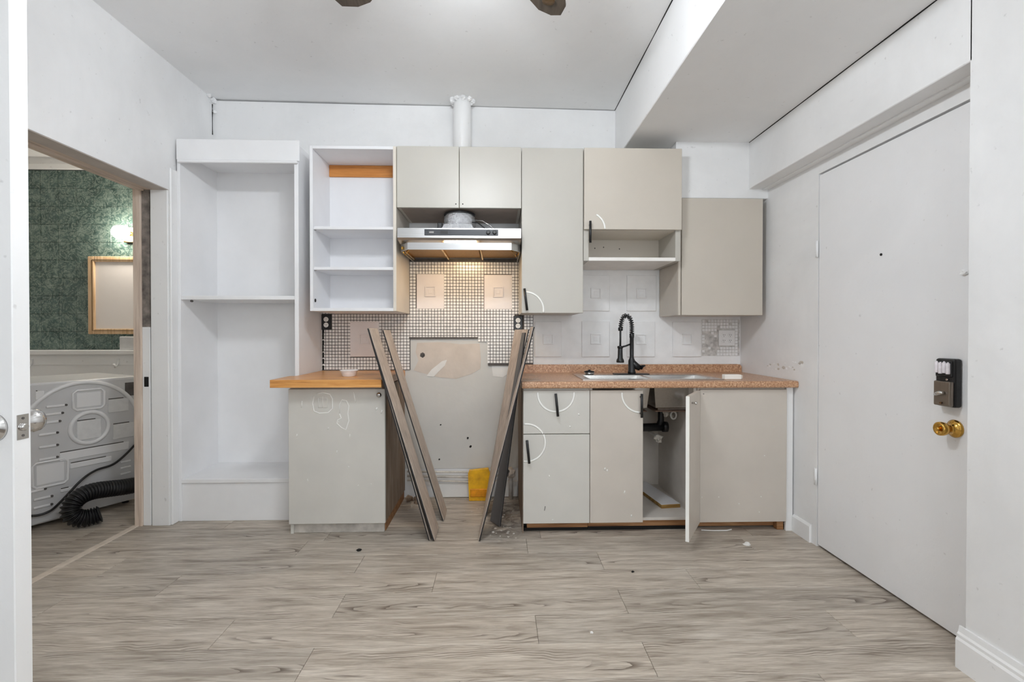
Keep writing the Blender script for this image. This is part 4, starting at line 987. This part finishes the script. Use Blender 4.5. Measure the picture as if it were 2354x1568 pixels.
for (a, b, c, dd) in ((mx0 + 0.028, mx0 + 0.032, mz0 + 0.03, mz1 - 0.03), (mx0 + 0.03, mx1 - 0.03, mz1 - 0.032, mz1 - 0.028), (mx0 + 0.03, mx1 - 0.03, mz0 + 0.028, mz0 + 0.032)):
    box(bm, a, b, yq - 0.0325, yq - 0.029, c, dd)
obj('frame_bead', bm, 'bronze', t)
t = thing('vanity_light', 'lit vanity light above the gilt framed mirror', 'lamp', (-3.1, YG - 0.05, 1.95))
obj('back_plate', box(B(), -3.18, -2.75, YG - 0.03, YG - 0.006, 1.945, 2.065, 0.004), plain('cream_plate', (230, 222, 210), 0.4), t)
obj('plate_edge', box(B(), -3.18, -2.75, YG - 0.045, YG - 0.006, 1.935, 1.946, 0.002), 'bronze', t)
obj('socket', lathe(B(), [(0.02, 0), (0.02, -0.04)], (-3.12, YG - 0.03, 2.005), 'Y', 14), 'brass', t)
obj('bulb', lathe(B(), [(0.001, -0.055), (0.03, -0.047), (0.05, -0.025), (0.056, 0.0), (0.05, 0.025), (0.03, 0.045), (0.015, 0.055)], (-3.16, YG - 0.115, 2.005), 'X', 22), 'vanity', t)
obj('socket', lathe(B(), [(0.02, 0), (0.02, -0.04)], (-2.90, YG - 0.03, 2.005), 'Y', 14), 'brass', t)
obj('bulb', lathe(B(), [(0.001, -0.055), (0.03, -0.047), (0.05, -0.025), (0.056, 0.0), (0.05, 0.025), (0.03, 0.045), (0.015, 0.055)], (-2.90, YG - 0.115, 2.005), 'X', 22), 'vanity', t)  # second bulb added to brighten the washroom, hidden by the jamb
t = thing('tissue_box', 'pale grey box on the ledge under the mirror', 'box', (-3.1, YG - 0.08, 1.022))
obj('body', box(B(), -3.155, -3.0, YG - 0.13, YG - 0.03, 1.022, 1.135, 0.006, 2), 'label', t)
obj('slot', box(B(), -3.12, -3.04, YG - 0.10, YG - 0.06, 1.134, 1.137, 0.001), 'dark', t)

# ------------------------------------------------------------------ dryer turned so its back faces the doorway
A = Vector((-2.740, 2.874, 0)); rot = math.radians(61.27)
t = thing('dryer', 'grey clothes dryer with embossed back panel turned toward the doorway', 'dryer', tuple(A), rot)
def P3(u_, n_, v_): return Vector((u_, -n_, v_))          # local: x along the panel, -y out of the panel
U0, U1, TOP = -0.135, 0.565, 0.868
obj('cabinet_body', box(B(), U0, U1, 0.002, 0.62, 0.03, TOP, 0.006, 2), plain('dryer_white_enamel', (214, 214, 215), 0.3, 0, 0.02), t, True)
bp = obj('back_panel', box(B(), U0 + 0.004, U1 - 0.004, -0.004, 0.003, 0.038, TOP - 0.012, 0.002), 'galv', t, True)
for (a, b) in ((U0 + 0.06, 0.08), (U1 - 0.06, 0.08), (U0 + 0.06, 0.55), (U1 - 0.06, 0.55)):
    obj('foot', lathe(B(), [(0.02, 0), (0.022, 0.01), (0.014, 0.012), (0.014, 0.031)], (a, b, 0), 'Z', 12), 'black', t, True)
def emb_ring(cu, cv, r, w, a0=0, a1=360, mt='galv2'):
    bm = B(); n = 60; full = a1 - a0 >= 360
    pts = [(cu + r * math.cos(math.radians(a0 + (a1 - a0) * k / n)), -0.004, cv + r * math.sin(math.radians(a0 + (a1 - a0) * k / n))) for k in range(n if full else n + 1)]
    tube(bm, pts, w, 8, full)
    for v in bm.verts: v.co.y = -0.004 + (v.co.y + 0.004) * 1.0
    return obj('embossed_ring', bm, mt, bp, True)
emb_ring(0.25, 0.553, 0.300, 0.013, -20, 200)
emb_ring(0.278, 0.563, 0.098, 0.013)
def emb_rect(u0, u1, v0, v1, w=0.008, fill=None):
    bm = B(); c = 0.018
    pts = [(u0 + c, v0), (u1 - c, v0), (u1, v0 + c), (u1, v1 - c), (u1 - c, v1), (u0 + c, v1), (u0, v1 - c), (u0, v0 + c)]
    tube(bm, [(a, -0.004, b) for a, b in pts], w, 6, True)
    obj('embossed_frame', bm, 'galv2', bp, True)
    obj('embossed_frame', box(B(), u0 + 0.018, u1 - 0.018, -0.0055, -0.002, v0 + 0.018, v1 - 0.018, 0.001), 'galv2', bp, True)
emb_rect(0.196, 0.355, 0.680, 0.805); emb_rect(0.005, 0.168, 0.245, 0.395)
def louver(u0, u1, v, h=0.014):
    bm = B(); box(bm, u0, u1, -0.011, -0.002, v - h / 2, v + h / 2, 0.004, 2); lo = obj('louver', bm, 'galv2', bp, True)
    obj('louver_end', lathe(B(), [(0.007, 0), (0.007, -0.008)], (u1 + 0.006, -0.002, v), 'Y', 10), 'grout', lo, True)
for (a, b, v) in ((0.068, 0.155, 0.722), (0.058, 0.138, 0.676), (0.040, 0.125, 0.628), (0.034, 0.113, 0.560), (0.034, 0.113, 0.485), (0.033, 0.112, 0.412), (-0.03, 0.055, 0.234), (0.009, 0.085, 0.182), (0.008, 0.084, 0.133)): louver(a, b, v)
for (u0, u1, v0, v1) in ((0.127, 0.489, 0.380, 0.432), (0.178, 0.391, 0.322, 0.356), (0.374, 0.49, 0.64, 0.728), (0.399, 0.522, 0.46, 0.56), (0.211, 0.337, 0.49, 0.612), (0.02, 0.06, 0.77, 0.82), (0.13, 0.20, 0.19, 0.21)):
    pr = obj('panel_rib', box(B(), u0, u1, -0.009, -0.002, v0, v1, 0.003), 'galv2' if u0 < 0.2 else 'label', bp, True)
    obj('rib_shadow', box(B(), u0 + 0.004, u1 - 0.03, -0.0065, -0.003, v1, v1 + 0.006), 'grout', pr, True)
for v in (0.30, 0.26, 0.22): obj('panel_clip', box(B(), 0.44, 0.50, -0.008, -0.002, v - 0.006, v + 0.006, 0.002), 'galv2', bp, True)
obj('exhaust_corner', box(B(), 0.47, 0.56, -0.006, -0.003, 0.74, 0.83, 0.002), 'grout', bp, True)
def dw(u_, n_, v_):
    c, s = math.cos(rot), math.sin(rot); lx, ly = u_, -n_
    return Vector((A.x + lx * c - ly * s, A.y + lx * s + ly * c, v_))
# corrugated duct lying against the panel
ctrl = [(0.62, 0.12, 0.150), (0.50, 0.12, 0.155), (0.40, 0.13, 0.165), (0.31, 0.14, 0.180), (0.24, 0.15, 0.190), (0.18, 0.16, 0.185), (0.135, 0.17, 0.160), (0.115, 0.18, 0.120), (0.125, 0.19, 0.080), (0.165, 0.20, 0.055), (0.215, 0.21, 0.055), (0.245, 0.22, 0.062)]
cp = [dw(*c) for c in ctrl]
def catmull(p, n=24):
    out = []
    for i in range(len(p) - 1):
        a = p[max(i - 1, 0)]; b = p[i]; c = p[i + 1]; d = p[min(i + 2, len(p) - 1)]
        for k in range(n):
            s = k / n
            out.append(0.5 * ((2 * b) + (c - a) * s + (2 * a - 5 * b + 4 * c - d) * s * s + (3 * b - a - 3 * c + d) * s ** 3))
    return out + [p[-1]]
sm = catmull(cp, 30); acc = 0; rr = []; last = sm[0]; pts2 = []
for q in sm:
    acc += (q - last).length; last = q
    rr.append(0.046 + 0.006 * math.sin(acc / 0.0165 * 2 * math.pi)); pts2.append(q)
bm = B(); tube(bm, pts2, rr, 18)
tag(obj('vent_hose', bm, 'rubber'), 'black corrugated vent hose coiled before the dryer', 'hose')
bm = B(); tube(bm, catmull([dw(0.57, 0.02, 0.70), dw(0.548, 0.02, 0.463), dw(0.50, 0.02, 0.385), dw(0.40, 0.025, 0.306), dw(0.297, 0.03, 0.287), dw(0.21, 0.06, 0.25), dw(0.12, 0.05, 0.15), dw(0.07, 0.03, 0.10), dw(0.0, 0.02, 0.095), dw(-0.1, 0.02, 0.14)], 8), 0.007, 8)
tag(obj('power_cord', bm, 'black'), 'black power cord hanging across the dryer back', 'cord')
bm = B(); tube(bm, catmull([dw(0.60, 0.03, 0.55), dw(0.575, 0.05, 0.40), dw(0.56, 0.05, 0.22), dw(0.53, 0.06, 0.09), dw(0.50, 0.12, 0.014), dw(0.56, 0.16, 0.012)], 8), 0.009, 8)
tag(obj('power_cord', bm, 'black'), 'second black cord dropping to the floor behind the doorway edge', 'cord')
